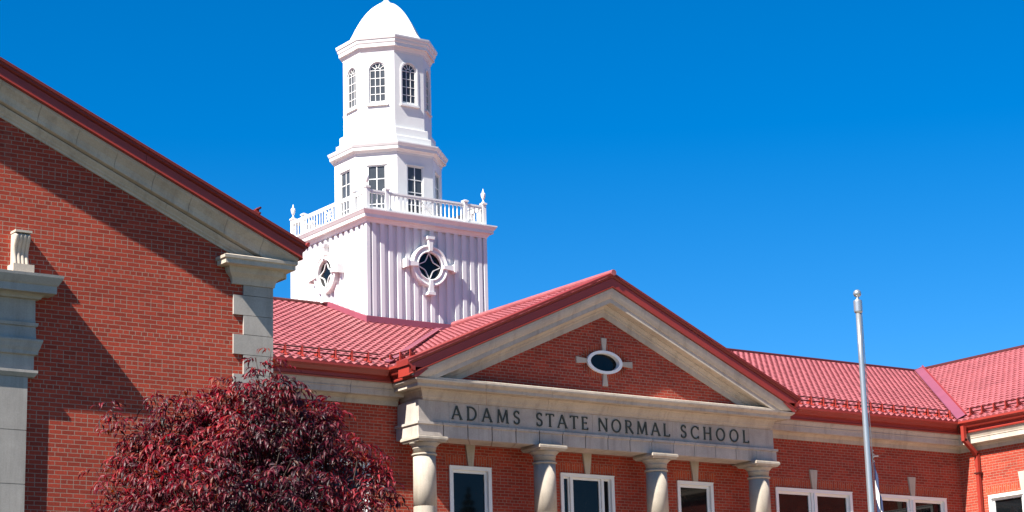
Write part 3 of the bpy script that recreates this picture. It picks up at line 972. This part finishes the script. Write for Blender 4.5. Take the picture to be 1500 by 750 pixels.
def console():
    mb = MB()
    W = .245
    prof = []
    for t in np.linspace(0, 1, 26):     # front curve of the scroll from top to bottom
        zz = .50 * (1 - t)
        e = .17 + .035 * math.sin(t * math.pi * 2.0 + .9) * (1 - .2 * t) - .05 * t
        if t < .12: e = .12 + (.2 - .12) * math.sin(t / .12 * math.pi / 2)
        prof.append((e, zz))
    nx = 33
    grid = []
    for i in range(nx):
        x = -W/2 + W * i / (nx - 1)
        fl = .018 * abs(math.sin(4 * math.pi * i / (nx - 1))) ** .7
        if i in (0, nx - 1): fl = 0
        grid.append([(x, -(e - .018 + fl), zz) for e, zz in prof])
    n = len(prof)
    vs = [p for c in grid for p in c]
    fs = [(i*n + j, (i+1)*n + j, (i+1)*n + j + 1, i*n + j + 1) for i in range(nx - 1) for j in range(n - 1)]
    mb.add(vs, fs)
    # cheeks, top and back
    for gx in (grid[0], grid[-1]):
        m = len(gx); mb.add(gx + [(p[0], .02, p[2]) for p in gx], [(j, j+1, m+j+1, m+j) for j in range(m-1)])
    a, b_ = grid[0], grid[-1]
    mb.add([a[0], b_[0], (b_[0][0], .02, b_[0][2]), (a[0][0], .02, a[0][2])], [(0, 1, 2, 3)])
    mb.box((-W/2 - .01, -.205, .49), (W/2 + .01, .02, .525))
    return mb
cz = 7.355
for cx_ in (11.985, 2*AX - 11.985):
    mb = console(); mb.v = [(x + cx_, y + YL, z + cz + .13) for x, y, z in mb.v]
    sc = mb.build("scroll_console", M_STONE, portal)
    mb = MB(); mb.box((cx_ - .165, YL - .235, cz - .04), (cx_ + .165, YL + .02, cz + .125)); mb.build("console_base", M_STONE, portal)

# ================================================================== TOWER
TX0, TX1, TY0, TY1 = 27.157, 30.815, 45.0, 48.92
TCX, TCY = 29.02, 46.94
tower = thing("bell_tower", "white tower with ribbed square base, octagonal lantern and bell shaped dome", "tower", (TCX, TCY, 10.4))
# ribbed square stage
def ribbed(mb, p0, p1, z0, z1, n_ribs=14, dep=.055, w=.12):
    """board of raised ribs between plan points, outward to the right of p0->p1"""
    p0, p1 = Vector(p0), Vector(p1)
    L = (p1 - p0).length; d = (p1 - p0) / L; out = Vector((d.y, -d.x))
    pts = [(0, 0), (.10, 0)]
    sp = (L - .2) / n_ribs
    for i in range(n_ribs):
        c = .10 + sp * (i + .5)
        pts += [(c - w/2 - .004, -dep), (c - w/2 + .004, 0), (c + w/2 - .004, 0), (c + w/2 + .004, -dep)]
        if i == 0: pts.insert(2, (.115, -dep))
    pts += [(L - .115, -dep), (L - .10, 0), (L, 0)]
    vs = []
    for s, e in pts:
        q = p0 + d * s + out * e
        vs += [(q.x, q.y, z0), (q.x, q.y, z1)]
    mb.add(vs, [(2*i, 2*i+2, 2*i+3, 2*i+1) for i in range(len(pts) - 1)])
cs = [(TX0, TY0), (TX1, TY0), (TX1, TY1), (TX0, TY1)]
mb = MB()
ZB, ZT = 9.6, 13.6
for i in range(4):
    ribbed(mb, cs[i], cs[(i+1) % 4], ZB, ZT)
clad = mb.build("ribbed_cladding", M_WHITE2, tower)
mb = MB()
sqp = [(TX0, TY0), (TX1, TY0), (TX1, TY1), (TX0, TY1), (TX0, TY0)]
def closed_sweep(mb, x0, x1, y0, y1, prof):
    rings = []
    for e, z in prof:
        rings.append([(x0 - e, y0 - e, z), (x1 + e, y0 - e, z), (x1 + e, y1 + e, z), (x0 - e, y1 + e, z)])
    vs = [p for r in rings for p in r]
    fs = []
    for i in range(len(prof) - 1):
        for k in range(4):
            fs.append((4*i+k, 4*i+(k+1) % 4, 4*i+4+(k+1) % 4, 4*i+4+k))
    mb.add(vs, fs)
    mb.add(rings[-1], [(0, 1, 2, 3)])
closed_sweep(mb, TX0, TX1, TY0, TY1, [(-.003, 13.6), (-.003, 13.405), (.005, 13.405), (.01, 13.43), (.03, 13.45), (.055, 13.49), (.06, 13.51), (.13, 13.515), (.135, 13.60), (.15, 13.61), (.19, 13.67), (.205, 13.69), (.205, 13.72), (-.4, 13.74)])
mb.build("square_cornice", M_WHITE, tower)
# roof curb flashing round the foot
mb = MB()
yr = TY0 - .05
zroof = lambda y: GZT + SL * (y - GY) if y < GY + RUN else GZT + SL * (2*RUN - (y - GY))
e = .07
z_f = zroof(TY0) + .02
mb.hexa([(TX0 - e, TY0 - e, z_f - .2), (TX1 + e, TY0 - e, z_f - .2), (TX1 + e, TY0 - .003, z_f - .2), (TX0 - e, TY0 - .003, z_f - .2),
         (TX0 - e, TY0 - e, z_f + .13), (TX1 + e, TY0 - e, z_f + .13), (TX1 + e, TY0 - .003, z_f + .15), (TX0 - e, TY0 - .003, z_f + .15)])
for xa, xb in ((TX0 - e, TX0 - .003), (TX1 + .003, TX1 + e)):
    yk = GY + RUN
    zk = zroof(yk)
    mb.hexa([(xa, TY0 - .003, z_f - .2), (xb, TY0 - .003, z_f - .2), (xb, yk, zk - .2), (xa, yk, zk - .2),
             (xa, TY0 - .003, z_f + .14), (xb, TY0 - .003, z_f + .14), (xb, yk, zk + .14), (xa, yk, zk + .14)])
mb.build("curb_flashing", M_FLASH, tower)

# round windows
def oculus():
    mb = MB()
    n = 40
    prof = [(.35, .02), (.35, -.10), (.375, -.115), (.40, -.10), (.405, -.085), (.47, -.085), (.475, -.105), (.51, -.12), (.545, -.10), (.55, .0), (.55, .06)]
    vs, fs = [], []
    for r, y in prof:
        for k in range(n):
            a = 2*math.pi*k/n; vs.append((r*math.cos(a), y, r*math.sin(a)))
    for i in range(len(prof)-1):
        for k in range(n):
            fs.append((i*n+k, i*n+(k+1) % n, (i+1)*n+(k+1) % n, (i+1)*n+k))
    mb.add(vs, fs)
    o = mb.build("round_window", M_WHITE, None, world=False)
    p = MB(); p.add([(.36*math.cos(2*math.pi*k/n), -.012, .36*math.sin(2*math.pi*k/n)) for k in range(n)], [tuple(range(n))])
    po = p.build("pane", M_GLASS, None, world=False); po.parent = o
    t = MB()
    tips = [Vector((0, .345)), Vector((.345, 0)), Vector((0, -.345)), Vector((-.345, 0))]
    for k in range(4):
        a, b_ = tips[k], tips[(k+1) % 4]
        cc = Vector((a.x + b_.x, a.y + b_.y))
        pts = []
        for i in range(13):
            q_ = i / 12
            m_ = a.lerp(b_, q_); v = m_.normalized() * (m_.length - .075 * math.sin(math.pi * q_))
            pts.append((v.x, -.03, v.y))
        for u, v in zip(pts[:-1], pts[1:]):
            t.bar(u, v, .022, .03, (0, 1, 0))
    to = t.build("muntin", M_WHITE, None, world=False); to.parent = o
    for d in ((0, 1), (1, 0), (0, -1), (-1, 0)):
        kb = MB()
        trapz(kb, (0, 0), d, .385, .69, .09, .145, -.15, .05)
        trapz(kb, (0, 0), d, .69, .765, .20, .23, -.165, .05)
        ko = kb.build("keystone", M_WHITE, None, world=False); ko.parent = o
    return o
ZO = 12.45
oc = oculus()
place(oc, tower, (28.985, TY0, ZO), 0)
copy_part(oc, tower, (TX0, 46.965, ZO), R(-90))
copy_part(oc, tower, (28.985, TY1, ZO), R(180))
copy_part(oc, tower, (TX1, 46.965, ZO), R(90))

# balustrade
ZD = 13.735
H = .565
bal_rail = MB()
bx0, bx1, by0, by1 = TX0 + .05, TX1 - .05, TY0 + .05, TY1 - .05
sides = [((bx0, by0), (bx1, by0)), ((bx1, by0), (bx1, by1)), ((bx1, by1), (bx0, by1)), ((bx0, by1), (bx0, by0))]
for a, b_ in sides:
    bal_rail.bar((*a, ZD + H - .04), (*b_, ZD + H - .04), .075, .045)
    bal_rail.bar((*a, ZD + H - .085), (*b_, ZD + H - .085), .05, .035)
    bal_rail.bar((*a, ZD + .07), (*b_, ZD + .07), .06, .06)
balustrade = bal_rail.build("balustrade", M_WHITE, tower)
pm = MB()
pm.box((-.052, -.052, 0), (.052, .052, H + .02)); pm.box((-.072, -.072, H + .02), (.072, .072, H + .06)); pm.lathe([(.064, H + .06), (.02, H + .085)], n=4, phase=R(45), apothem=True)
post = pm.build("newel_post", M_WHITE, None, world=False)
um = MB()
um.lathe([(r * .8, z) for r, z in [(.055, 0), (.055, .02), (.03, .035), (.022, .07), (.03, .09), (.045, .10), (.072, .18), (.078, .235), (.07, .255), (.045, .27), (.03, .285), (.036, .30), (.02, .33), (.008, .375), (.0, .39)]], n=14)
urn = um.build("urn_finial", M_WHITE, None, world=False, smooth=True)
bm_ = MB()
bm_.lathe([(.022, .08), (.022, .14), (.017, .16), (.02, .3), (.017, .42), (.022, .44), (.022, H - .09)], n=6)
balu = bm_.build("baluster", M_WHITE, None, world=False)
lm = MB()
lw, lz0, lz1 = .40, .10, H - .10
for s in (-1, 1): lm.box((s*lw/2 - .016, -.02, lz0), (s*lw/2 + .016, .02, lz1))
lm.bar((-lw/2, 0, lz0), (lw/2, 0, lz1), .022, .026, (0, 1, 0)); lm.bar((-lw/2, .001, lz1), (lw/2, .001, lz0), .022, .026, (0, 1, 0))
lm.bar((0, .002, lz0), (0, .002, lz1), .02, .024, (0, 1, 0)); lm.bar((-lw/2, -.001, (lz0+lz1)/2), (lw/2, -.001, (lz0+lz1)/2), .02, .024, (0, 1, 0))
latt = lm.build("lattice_panel", M_WHITE, None, world=False)
first = {'post': True, 'urn': True, 'bal': True, 'lat': True}
def put(kind, o, p, rz=0):
    if first[kind]:
        first[kind] = False; place(o, balustrade, p, rz)
    else: copy_part(o, balustrade, p, rz)
for i, (a, b_) in enumerate(sides):
    a, b_ = Vector(a), Vector(b_); L = (b_ - a).length; d = (b_ - a) / L; rz = math.atan2(d.y, d.x)
    put('post', post, (*a, ZD)); put('urn', urn, (a.x, a.y, ZD + H + .075))
    inner = .58
    for s in (inner, L - inner):
        q_ = a + d * s; put('post', post, (*q_, ZD), rz)
    mid = a + d * L / 2
    put('lat', latt, (*mid, ZD), rz)
    for s0, s1, n in ((0, inner, 3), (L - inner, L, 3), (inner, L/2 - lw/2, 7), (L/2 + lw/2, L - inner, 7)):
        for k in range(n):
            q_ = a + d * (s0 + (s1 - s0) * (k + 1) / (n + 1)); put('bal', balu, (*q_, ZD))

# octagonal stages
OC = (TCX, TCY)
T22 = math.tan(R(22.5))
def oct_walls(name, r, z0, z1, hole):
    mb = MB()
    for k in range(8):
        ph = R(45 * k)
        nn = Vector((math.cos(ph), math.sin(ph), 0)); tt = Vector((-math.sin(ph), math.cos(ph), 0))
        O = Vector((*OC, 0)) + nn * r
        hs = r * T22
        panel(mb, O, tt, (0, 0, 1), nn, rect(-hs, z0, hs, z1), [hole], .09)
    return mb.build(name, M_WHITE, tower)
# lower stage with tall sash windows
RL_, ZL0, ZL1 = 1.33, 13.73, 15.60
low = oct_walls("lower_lantern_wall", RL_, ZL0, ZL1, rect(-.25, 13.86, .25, 15.27))
def sash_window():
    w, z0, z1 = .25, 0, 1.41
    f = MB()
    t = .035
    f.box((-w, .015, z0), (-w + t, .08, z1)); f.box((w - t, .015, z0), (w, .08, z1)); f.box((-w + t, .015, z1 - t), (w - t, .08, z1)); f.box((-w + t, .015, z0), (w - t, .08, z0 + .06))
    f.box((-.011, .028, z0 + .06), (.011, .043, z1 - t))
    for q_ in (.365, .70, 1.04): f.box((-w + t, .029, q_ - .011), (w - t, .044, q_ + .011))
    f.box((-w - .03, -.02, z1 - .0), (w + .03, .05, z1 + .035))
    o = f.build("sash_window", M_WHITE, None, world=False)
    p = MB(); p.box((-w + .01, .040, z0 + .01), (w - .01, .046, z1 - .01)); po = p.build("pane", M_TGLASS, None, world=False); po.parent = o
    return o
sw = sash_window()
def around(o, r, z):
    for k in range(8):
        ph = R(45 * k)
        p = (OC[0] + r * math.cos(ph), OC[1] + r * math.sin(ph), z)
        if k == 0: place(o, tower, p, ph + R(90))
        else: copy_part(o, tower, p, ph + R(90))
around(sw, RL_, 13.86)
def ring(name, prof, mat=None):
    mb = MB(); mb.lathe(prof, OC, 8, 0, R(22.5), True); return mb.build(name, mat or M_WHITE, tower)
ring("lower_lantern_cornice", [(1.0, 15.56), (1.345, 15.56), (1.35, 15.60), (1.37, 15.62), (1.40, 15.655), (1.45, 15.66), (1.455, 15.74), (1.47, 15.75), (1.50, 15.81), (1.50, 15.84), (1.1, 15.86)])
ring("lantern_plinth", [(.9, 15.85), (1.29, 15.85), (1.29, 16.06), (1.27, 16.075), (1.20, 16.08), (1.20, 16.31), (1.18, 16.325), (1.0, 16.33)])
RU_, ZU0, ZU1 = 1.10, 16.32, 18.48
aw, az0, azs = .225, 17.03, 17.93   # arch: half width, bottom, spring
arch_o = [(-aw, az0), (aw, az0)] + [(aw * math.cos(R(a)), azs + aw * math.sin(R(a))) for a in range(0, 181, 15)]
up = oct_walls("upper_lantern_wall", RU_, ZU0, ZU1, arch_o)
def arched_window():
    f = MB()
    w, zs = .225, .90
    t = .03
    def outline(rr, inset): return [(-rr, inset), (rr, inset)] + [(rr * math.cos(R(a)), zs + rr * math.sin(R(a))) for a in range(0, 181, 15)]
    def frame(ri, ro, bi, bo, y0, y1):
        A, B = outline(ro, bo), outline(ri, bi); n = len(A)
        vs = [(x, y0, z) for x, z in A] + [(x, y0, z) for x, z in B] + [(x, y1, z) for x, z in A] + [(x, y1, z) for x, z in B]
        fs = []
        for i in range(n):
            j = (i + 1) % n
            fs += [(i, j, n+j, n+i), (i, j, 2*n+j, 2*n+i), (n+i, n+j, 3*n+j, 3*n+i), (2*n+i, 2*n+j, 3*n+j, 3*n+i)]
        f.add(vs, fs)
    frame(w - t, w, .05, 0, .018, .08)             # sash
    frame(w + .004, w + .05, -.002, -.04, -.018, .0)   # moulded surround standing proud
    ri = w - t
    for x in (-ri/3, ri/3): f.box((x - .008, .027, .05), (x + .008, .042, zs))
    for z in (.245, .465, .685, .90): f.box((-ri, .028, z - .008), (ri, .043, z + .008))
    for a in (36, 72, 108, 144):
        f.bar((.07 * math.cos(R(a)), .034, zs + .07 * math.sin(R(a))), (ri * math.cos(R(a)), .034, zs + ri * math.sin(R(a))), .014, .015, (0, 1, 0))
    pts = [(.075 * math.cos(R(a)), .034, zs + .075 * math.sin(R(a))) for a in range(0, 181, 30)]
    for u, v in zip(pts[:-1], pts[1:]): f.bar(u, v, .014, .016, (0, 1, 0))
    o = f.build("arched_window", M_WHITE, None, world=False)
    p = MB(); ol = outline(w - .01, .01)
    p.add([(x, .040, z) for x, z in ol], [tuple(range(len(ol)))])
    po = p.build("pane", M_TGLASS, None, world=False); po.parent = o
    s = MB(); s.box((-.29, -.055, -.085), (.29, .06, -.042)); so = s.build("sill", M_WHITE, None, world=False); so.parent = o
    return o
around(arched_window(), RU_, az0)
ring("dome_cornice", [(.9, 18.42), (1.11, 18.42), (1.115, 18.46), (1.13, 18.48), (1.155, 18.53), (1.165, 18.55), (1.205, 18.555), (1.21, 18.65), (1.225, 18.66), (1.24, 18.70), (1.245, 18.745), (1.265, 18.755), (1.28, 18.80), (1.285, 18.84), (1.0, 18.88)])
ring("dome", [(1.16, 18.86), (1.10, 18.885), (1.0, 18.97), (.93, 19.07), (.865, 19.20), (.80, 19.35), (.73, 19.49), (.655, 19.63), (.56, 19.78), (.46, 19.91), (.36, 20.02), (.25, 20.11), (.13, 20.17), (.10, 20.18)])
ring("finial", [(.11, 20.17), (.11, 20.20), (.07, 20.24), (.035, 20.29), (.015, 20.35), (.0, 20.42)])

# ================================================================== FLAGPOLE AND FLAG
FX, FY = 25.935, 26.5
pole = thing("flagpole", "tall silver metal flagpole with ball top standing in front of the right roof", "flagpole", (FX, FY, GZ))
mb = MB()
zs_ = np.linspace(GZ, 7.50, 12)
mb.lathe([(.064 - (.064 - .048) * (z - GZ) / (7.5 - GZ) , float(z)) for z in zs_], (FX, FY), 28)
mb.build("shaft", M_STEEL, pole, smooth=True)
mb = MB(); mb.lathe([(.048, 7.48), (.070, 7.50), (.074, 7.515), (.074, 7.69), (.068, 7.71), (.03, 7.72), (.02, 7.78)], (FX, FY), 24); mb.build("truck", M_STEEL, pole, smooth=False)
mb = MB(); mb.lathe([(.001, 7.762)] + [(.069 * math.sin(R(a)), 7.832 - .069 * math.cos(R(a))) for a in range(10, 171, 10)] + [(.001, 7.902)], (FX, FY), 24); mb.build("ball", M_STEEL, pole, smooth=True)
mb = MB(); mb.lathe([(.30, GZ), (.30, GZ + .04), (.14, GZ + .16), (.10, GZ + .2)], (FX, FY), 24); mb.build("base_collar", M_STEEL, pole, smooth=False)
M_ROPE = paint_mat("rope", (.6, .58, .52), .9, .1, .1, 8, 0)
mb = MB(); mb.tube([(FX + .075, FY - .01, -.2), (FX + .09, FY - .015, 3.0), (FX + .095, FY - .015, 5.08), (FX + .08, FY - .01, 6.5), (FX + .07, FY - .01, 7.55)], .006, 6); mb.build("halyard", M_ROPE, pole)
mb = MB()
for k, zz in enumerate((5.09, 5.03, 4.97, 4.91)): mb.tube([(FX + .093, FY - .02, zz), (FX + .115 + .01*(k % 2), FY - .03, zz - .012), (FX + .10, FY - .02, zz - .03)], .009, 6)
mb.tube([(FX + .10, FY - .02, 4.985), (FX + .205, FY - .05, 4.99)], .009, 6)
mb.build("snap_hook", M_STEEL, pole)

def flag_mat():
    m, nt, b = mat_new("flag_cloth")
    tc = N(nt, "ShaderNodeUVMap")
    sx = N(nt, "ShaderNodeSeparateXYZ"); nt.links.new(tc.outputs[0], sx.inputs[0])
    r = ramp(nt, sx.outputs["Y"], [(0, (.015, .025, .075)), (.33, (.015, .025, .075)), (.34, (.75, .74, .70)), (.66, (.75, .74, .70)), (.67, (.015, .025, .075)), (1, (.015, .025, .075))])
    r.color_ramp.interpolation = 'CONSTANT'
    wv_ = noise(nt, 300, 2, .5, pos(nt).outputs["Position"])
    s = ramp(nt, wv_.outputs["Fac"], [(.3, (.88, .88, .88)), (.7, (1.06, 1.06, 1.06))])
    nt.links.new(mixc(nt, 1, r.outputs[0], s.outputs[0], 'MULTIPLY'), b.inputs["Base Color"])
    b.inputs["Roughness"].default_value = .75
    return m
def make_flag():
    """limp cloth: hoist edge on the pole, fly corner fallen straight down in deep folds"""
    nu, nv = 46, 30
    Hh, Wf = 1.0, 1.6
    vs, uv, fs = [], [], []
    for j in range(nv + 1):
        v = j / nv              # 0 top .. 1 bottom of the hoist
        for i in range(nu + 1):
            u = i / nu
            # gathered: horizontal reach shrinks, cloth slides down along the pole
            reach = .22 * u ** .75 + .03 * math.sin(u * 3)
            fold = .055 * math.sin(u * 21 + v * 2.2) * min(1, u * 4) * (.35 + .65 * u)
            x = FX + .105 + reach * (.55 + .25 * v) + .25 * fold
            y = FY - .03 - .05 * u + fold
            z = 4.90 - v * Hh - 1.42 * u ** 1.15 + .25 * u * v * .3
            vs.append((x, y, z)); uv.append((u, 1 - v))
    for j in range(nv):
        for i in range(nu):
            a = j * (nu + 1) + i
            fs.append((a, a + 1, a + nu + 2, a + nu + 1))
    me = bpy.data.meshes.new("flag"); me.from_pydata(vs, [], fs)
    ul = me.uv_layers.new(name="UVMap")
    for lp in me.loops: ul.data[lp.index].uv = uv[lp.vertex_index]
    me.polygons.foreach_set("use_smooth", [True] * len(fs))
    me.materials.append(flag_mat())
    o = bpy.data.objects.new("flag", me); COL.objects.link(o)
    md = o.modifiers.new("thickness", 'SOLIDIFY'); md.thickness = .004
    o['label'] = "limp blue and white flag hanging folded against the silver flagpole"; o['category'] = "flag"
    return o
make_flag()

# ================================================================== PURPLE ASH TREE
TXc, TYc = 11.80, 22.15
tree = thing("purple_ash_tree", "round tree with dark red purple leaves before the left brick wing", "tree", (TXc, TYc, GZ))
# lobes of the crown: position across the view, depth, height, radius
vx = Vector((.83, -.55, 0)); vy = Vector((.55, .83, 0)); C0 = Vector((TXc, TYc, 0))
lobes = [(.05, 0, 3.72, .60), (-.3, .1, 3.55, .58), (.35, .1, 3.70, .48), (.1, -.1, 4.08, .34), (.44, 0, 4.02, .30), (-.2, 0, 4.0, .28),
         (-.75, 0, 3.36, .54), (-1.12, 0, 3.32, .48), (-1.38, -.1, 3.0, .40), (-1.2, -.1, 2.55, .52), (-1.3, .1, 3.45, .26), (-.88, .1, 3.66, .27),
         (.88, .1, 3.28, .48), (.95, 0, 3.72, .22), (1.22, 0, 3.12, .44), (1.36, -.1, 2.8, .40), (1.15, 0, 2.3, .6),
         (0, -.5, 2.9, .9), (-.5, -.6, 2.5, .85), (.6, -.6, 2.4, .85), (.2, .55, 3.0, .8), (0, 0, 1.7, 1.3), (-.9, .3, 1.6, .85), (.95, .3, 1.5, .85)]
anchors, dirs = [], []
nsh = 1900
wts = np.array([l[3] ** 1.7 for l in lobes]); wts = wts / wts.sum()
for _ in range(nsh):
    l = lobes[rng.choice(len(lobes), p=wts)]
    d = Vector(rng.normal(size=3)); d.normalize()
    rr = l[3] * (rng.uniform(.1, 1.0) ** .5) * (1.14 if rng.random() < .08 else 1)
    p = C0 + vx * (l[0] * .90 - .03) + vy * l[1] + Vector((0, 0, l[2])) + d * rr * .93
    if p.z < .6: continue
    anchors.append(p); dd = (d + Vector((0, 0, .75))).normalized(); dirs.append(dd)
# stray shoots that break the outline
for sx_, sz_, ln in ((-1.50, 4.02, .42), (-1.36, 3.86, .36), (-1.05, 4.28, .46), (-1.0, 4.05, .35), (-.48, 4.16, .3), (-.1, 4.42, .30), (.08, 4.48, .3), (.42, 4.44, .36), (.95, 4.08, .36), (.86, 3.95, .28), (1.5, 3.45, .35), (1.66, 3.1, .3), (-1.72, 3.55, .36), (-1.8, 3.05, .3), (-.3, 4.3, .3), (1.3, 3.7, .3), (-.65, 4.0, .3), (-1.62, 4.12, .34), (-1.15, 4.05, .3), (-.72, 4.22, .3), (1.05, 4.18, .3), (1.55, 3.3, .3), (.25, 4.6, .28)):
    p = C0 + vx * (sx_ * .92 - .03) + vy * rng.uniform(-.3, .3) + Vector((0, 0, sz_ - ln * .6))
    for q_ in range(5):
        anchors.append(p + Vector(rng.normal(0, .06, 3))); dirs.append((Vector((sx_ * .25, 0, 1)) + Vector(rng.normal(0, .15, 3))).normalized())
LV, LF = [], []
def leaflet(b, d, nrm, L, W):
    s = d.cross(nrm)
    if s.length < 1e-4: return
    s.normalize()
    o = len(LV)
    m = b + d * (L * .45) + nrm * (L * .05)
    t = b + d * L - nrm * (L * .14) + Vector((0, 0, -L * .10))
    f = W * .28
    m2 = b + d * (L * .72) + nrm * (L * .01)
    LV.extend([b, m + s * W + nrm * f, m, m - s * W + nrm * f, m2 + s * W * .72 + nrm * f * .6, m2, m2 - s * W * .72 + nrm * f * .6, t])
    LF.extend([(o, o+2, o+1), (o, o+3, o+2), (o+1, o+2, o+5, o+4), (o+2, o+3, o+6, o+5), (o+4, o+5, o+7), (o+5, o+6, o+7)])
tw = MB()
for p, d in zip(anchors, dirs):
    ln = rng.uniform(.16, .32)
    tip = p + d * ln
    nl = rng.integers(3, 5)
    if rng.random() < .35: tw.tube([p - d * .25 - Vector((0, 0, .06)), p, tip], [.007, .005, .003], 4, caps=False)
    az0_ = rng.uniform(0, 6.28)
    for k in range(nl):
        bp = p + d * (ln * (k + 1) / nl)
        az = az0_ + k * 2.4
        side_ = Vector((math.cos(az), math.sin(az), 0)); side_ = (side_ - d * side_.dot(d)).normalized()
        rd = (side_ * .95 + d * .45).normalized()
        Lr = rng.uniform(.12, .20)
        nf = 7 if rng.random() < .5 else 5
        # arching rachis with drooping leaflets
        prev = bp
        for q_ in range((nf - 1) // 2 + 1):
            t_ = (q_ + 1) / ((nf - 1) // 2 + 1)
            c_ = bp + rd * (Lr * t_) + Vector((0, 0, -.06 * t_ * t_))
            ax = (c_ - prev).normalized(); prev = c_
            lat = ax.cross(Vector((0, 0, 1)))
            if lat.length < 1e-3: continue
            lat.normalize(); upv = lat.cross(ax)
            Lf = rng.uniform(.08, .125); Wf_ = Lf * rng.uniform(.105, .145)
            if t_ < 1:
                for sg in (-1, 1):
                    dl = (lat * sg * .8 + ax * .55 + Vector((0, 0, -.55)) + Vector(rng.normal(0, .18, 3))).normalized()
                    nm = (upv + lat * sg * .4 + Vector(rng.normal(0, .25, 3))); nm = (nm - dl * nm.dot(dl)).normalized()
                    leaflet(c_, dl, nm, Lf, Wf_)
            dl = (ax + Vector((0, 0, -.6)) + Vector(rng.normal(0, .15, 3))).normalized()
            nm = (upv + Vector(rng.normal(0, .25, 3))); nm = (nm - dl * nm.dot(dl)).normalized()
            if t_ >= 1: leaflet(c_, dl, nm, Lf * 1.1, Wf_)
mb = MB(); mb.v = [tuple(Vector(v)) for v in LV]; mb.f = LF; mb.m = [0] * len(LF)
me = bpy.data.meshes.new("crown")
tl = world_loc(tree)
me.from_pydata([(v[0] - tl.x, v[1] - tl.y, v[2] - tl.z) for v in mb.v], [], LF)
me.materials.append(M_LEAF); me.update()
crown = bpy.data.objects.new("crown", me); COL.objects.link(crown); crown.parent = tree
tb = MB()
tb.tube([(TXc, TYc, GZ), (TXc + .02, TYc, GZ + .6), (TXc - .02, TYc + .02, .2), (TXc, TYc, 1.0)], [.13, .11, .10, .085], 12)
for l in lobes[:14]:
    e_ = C0 + vx * l[0] + vy * l[1] + Vector((0, 0, l[2] - .1))
    s_ = Vector((TXc, TYc, .7 + rng.uniform(0, .4)))
    mid = s_.lerp(e_, .5) + Vector((0, 0, -.12)) + Vector(rng.normal(0, .05, 3))
    tb.tube([s_, mid, e_], [.055, .032, .012], 7)
tb.add(tw.v, tw.f)
tb.build("trunk", M_BARK, tree, smooth=True)

# ================================================================== SPRUCE ACROSS THE COURT (mirrored in the first portico window)
SX, SY = 48.4, 6.0
spruce = thing("spruce_tree", "tall narrow dark spruce reflected in the first portico window", "tree", (SX, SY, GZ))
mb = MB(); mb.tube([(SX, SY, GZ), (SX, SY, 4), (SX, SY, 11.0)], [.22, .14, .02], 10); mb.build("trunk", M_BARK, spruce)
mb = MB()
for lev in np.linspace(0, 1, 44):
    z = GZ + 1.2 + lev * 11.4
    rad = 2.6 * (1 - lev) ** .85 + .08
    for k in range(11):
        a = rng.uniform(0, 6.283); L = rad * rng.uniform(.75, 1.1)
        d = Vector((math.cos(a), math.sin(a), 0)); t = Vector((-d.y, d.x, 0))
        b0 = Vector((SX, SY, z)); tip = b0 + d * L + Vector((0, 0, -.28 * L)); mid = b0 + d * L * .55 + Vector((0, 0, -.06 * L)); w = .10 * L + .06
        mb.add([b0, mid + t * w, tip, mid - t * w, mid + Vector((0, 0, .05)), mid + t * w * .7 - Vector((0, 0, .22)), mid - t * w * .7 - Vector((0, 0, .22))], [(0, 1, 4), (0, 4, 3), (1, 2, 4), (4, 2, 3), (1, 5, 2), (3, 2, 6)])
M_SPRUCE = paint_mat("spruce_needles", (.018, .034, .016), .8, .2, .35, 6, 0)
mb.build("foliage", M_SPRUCE, spruce)
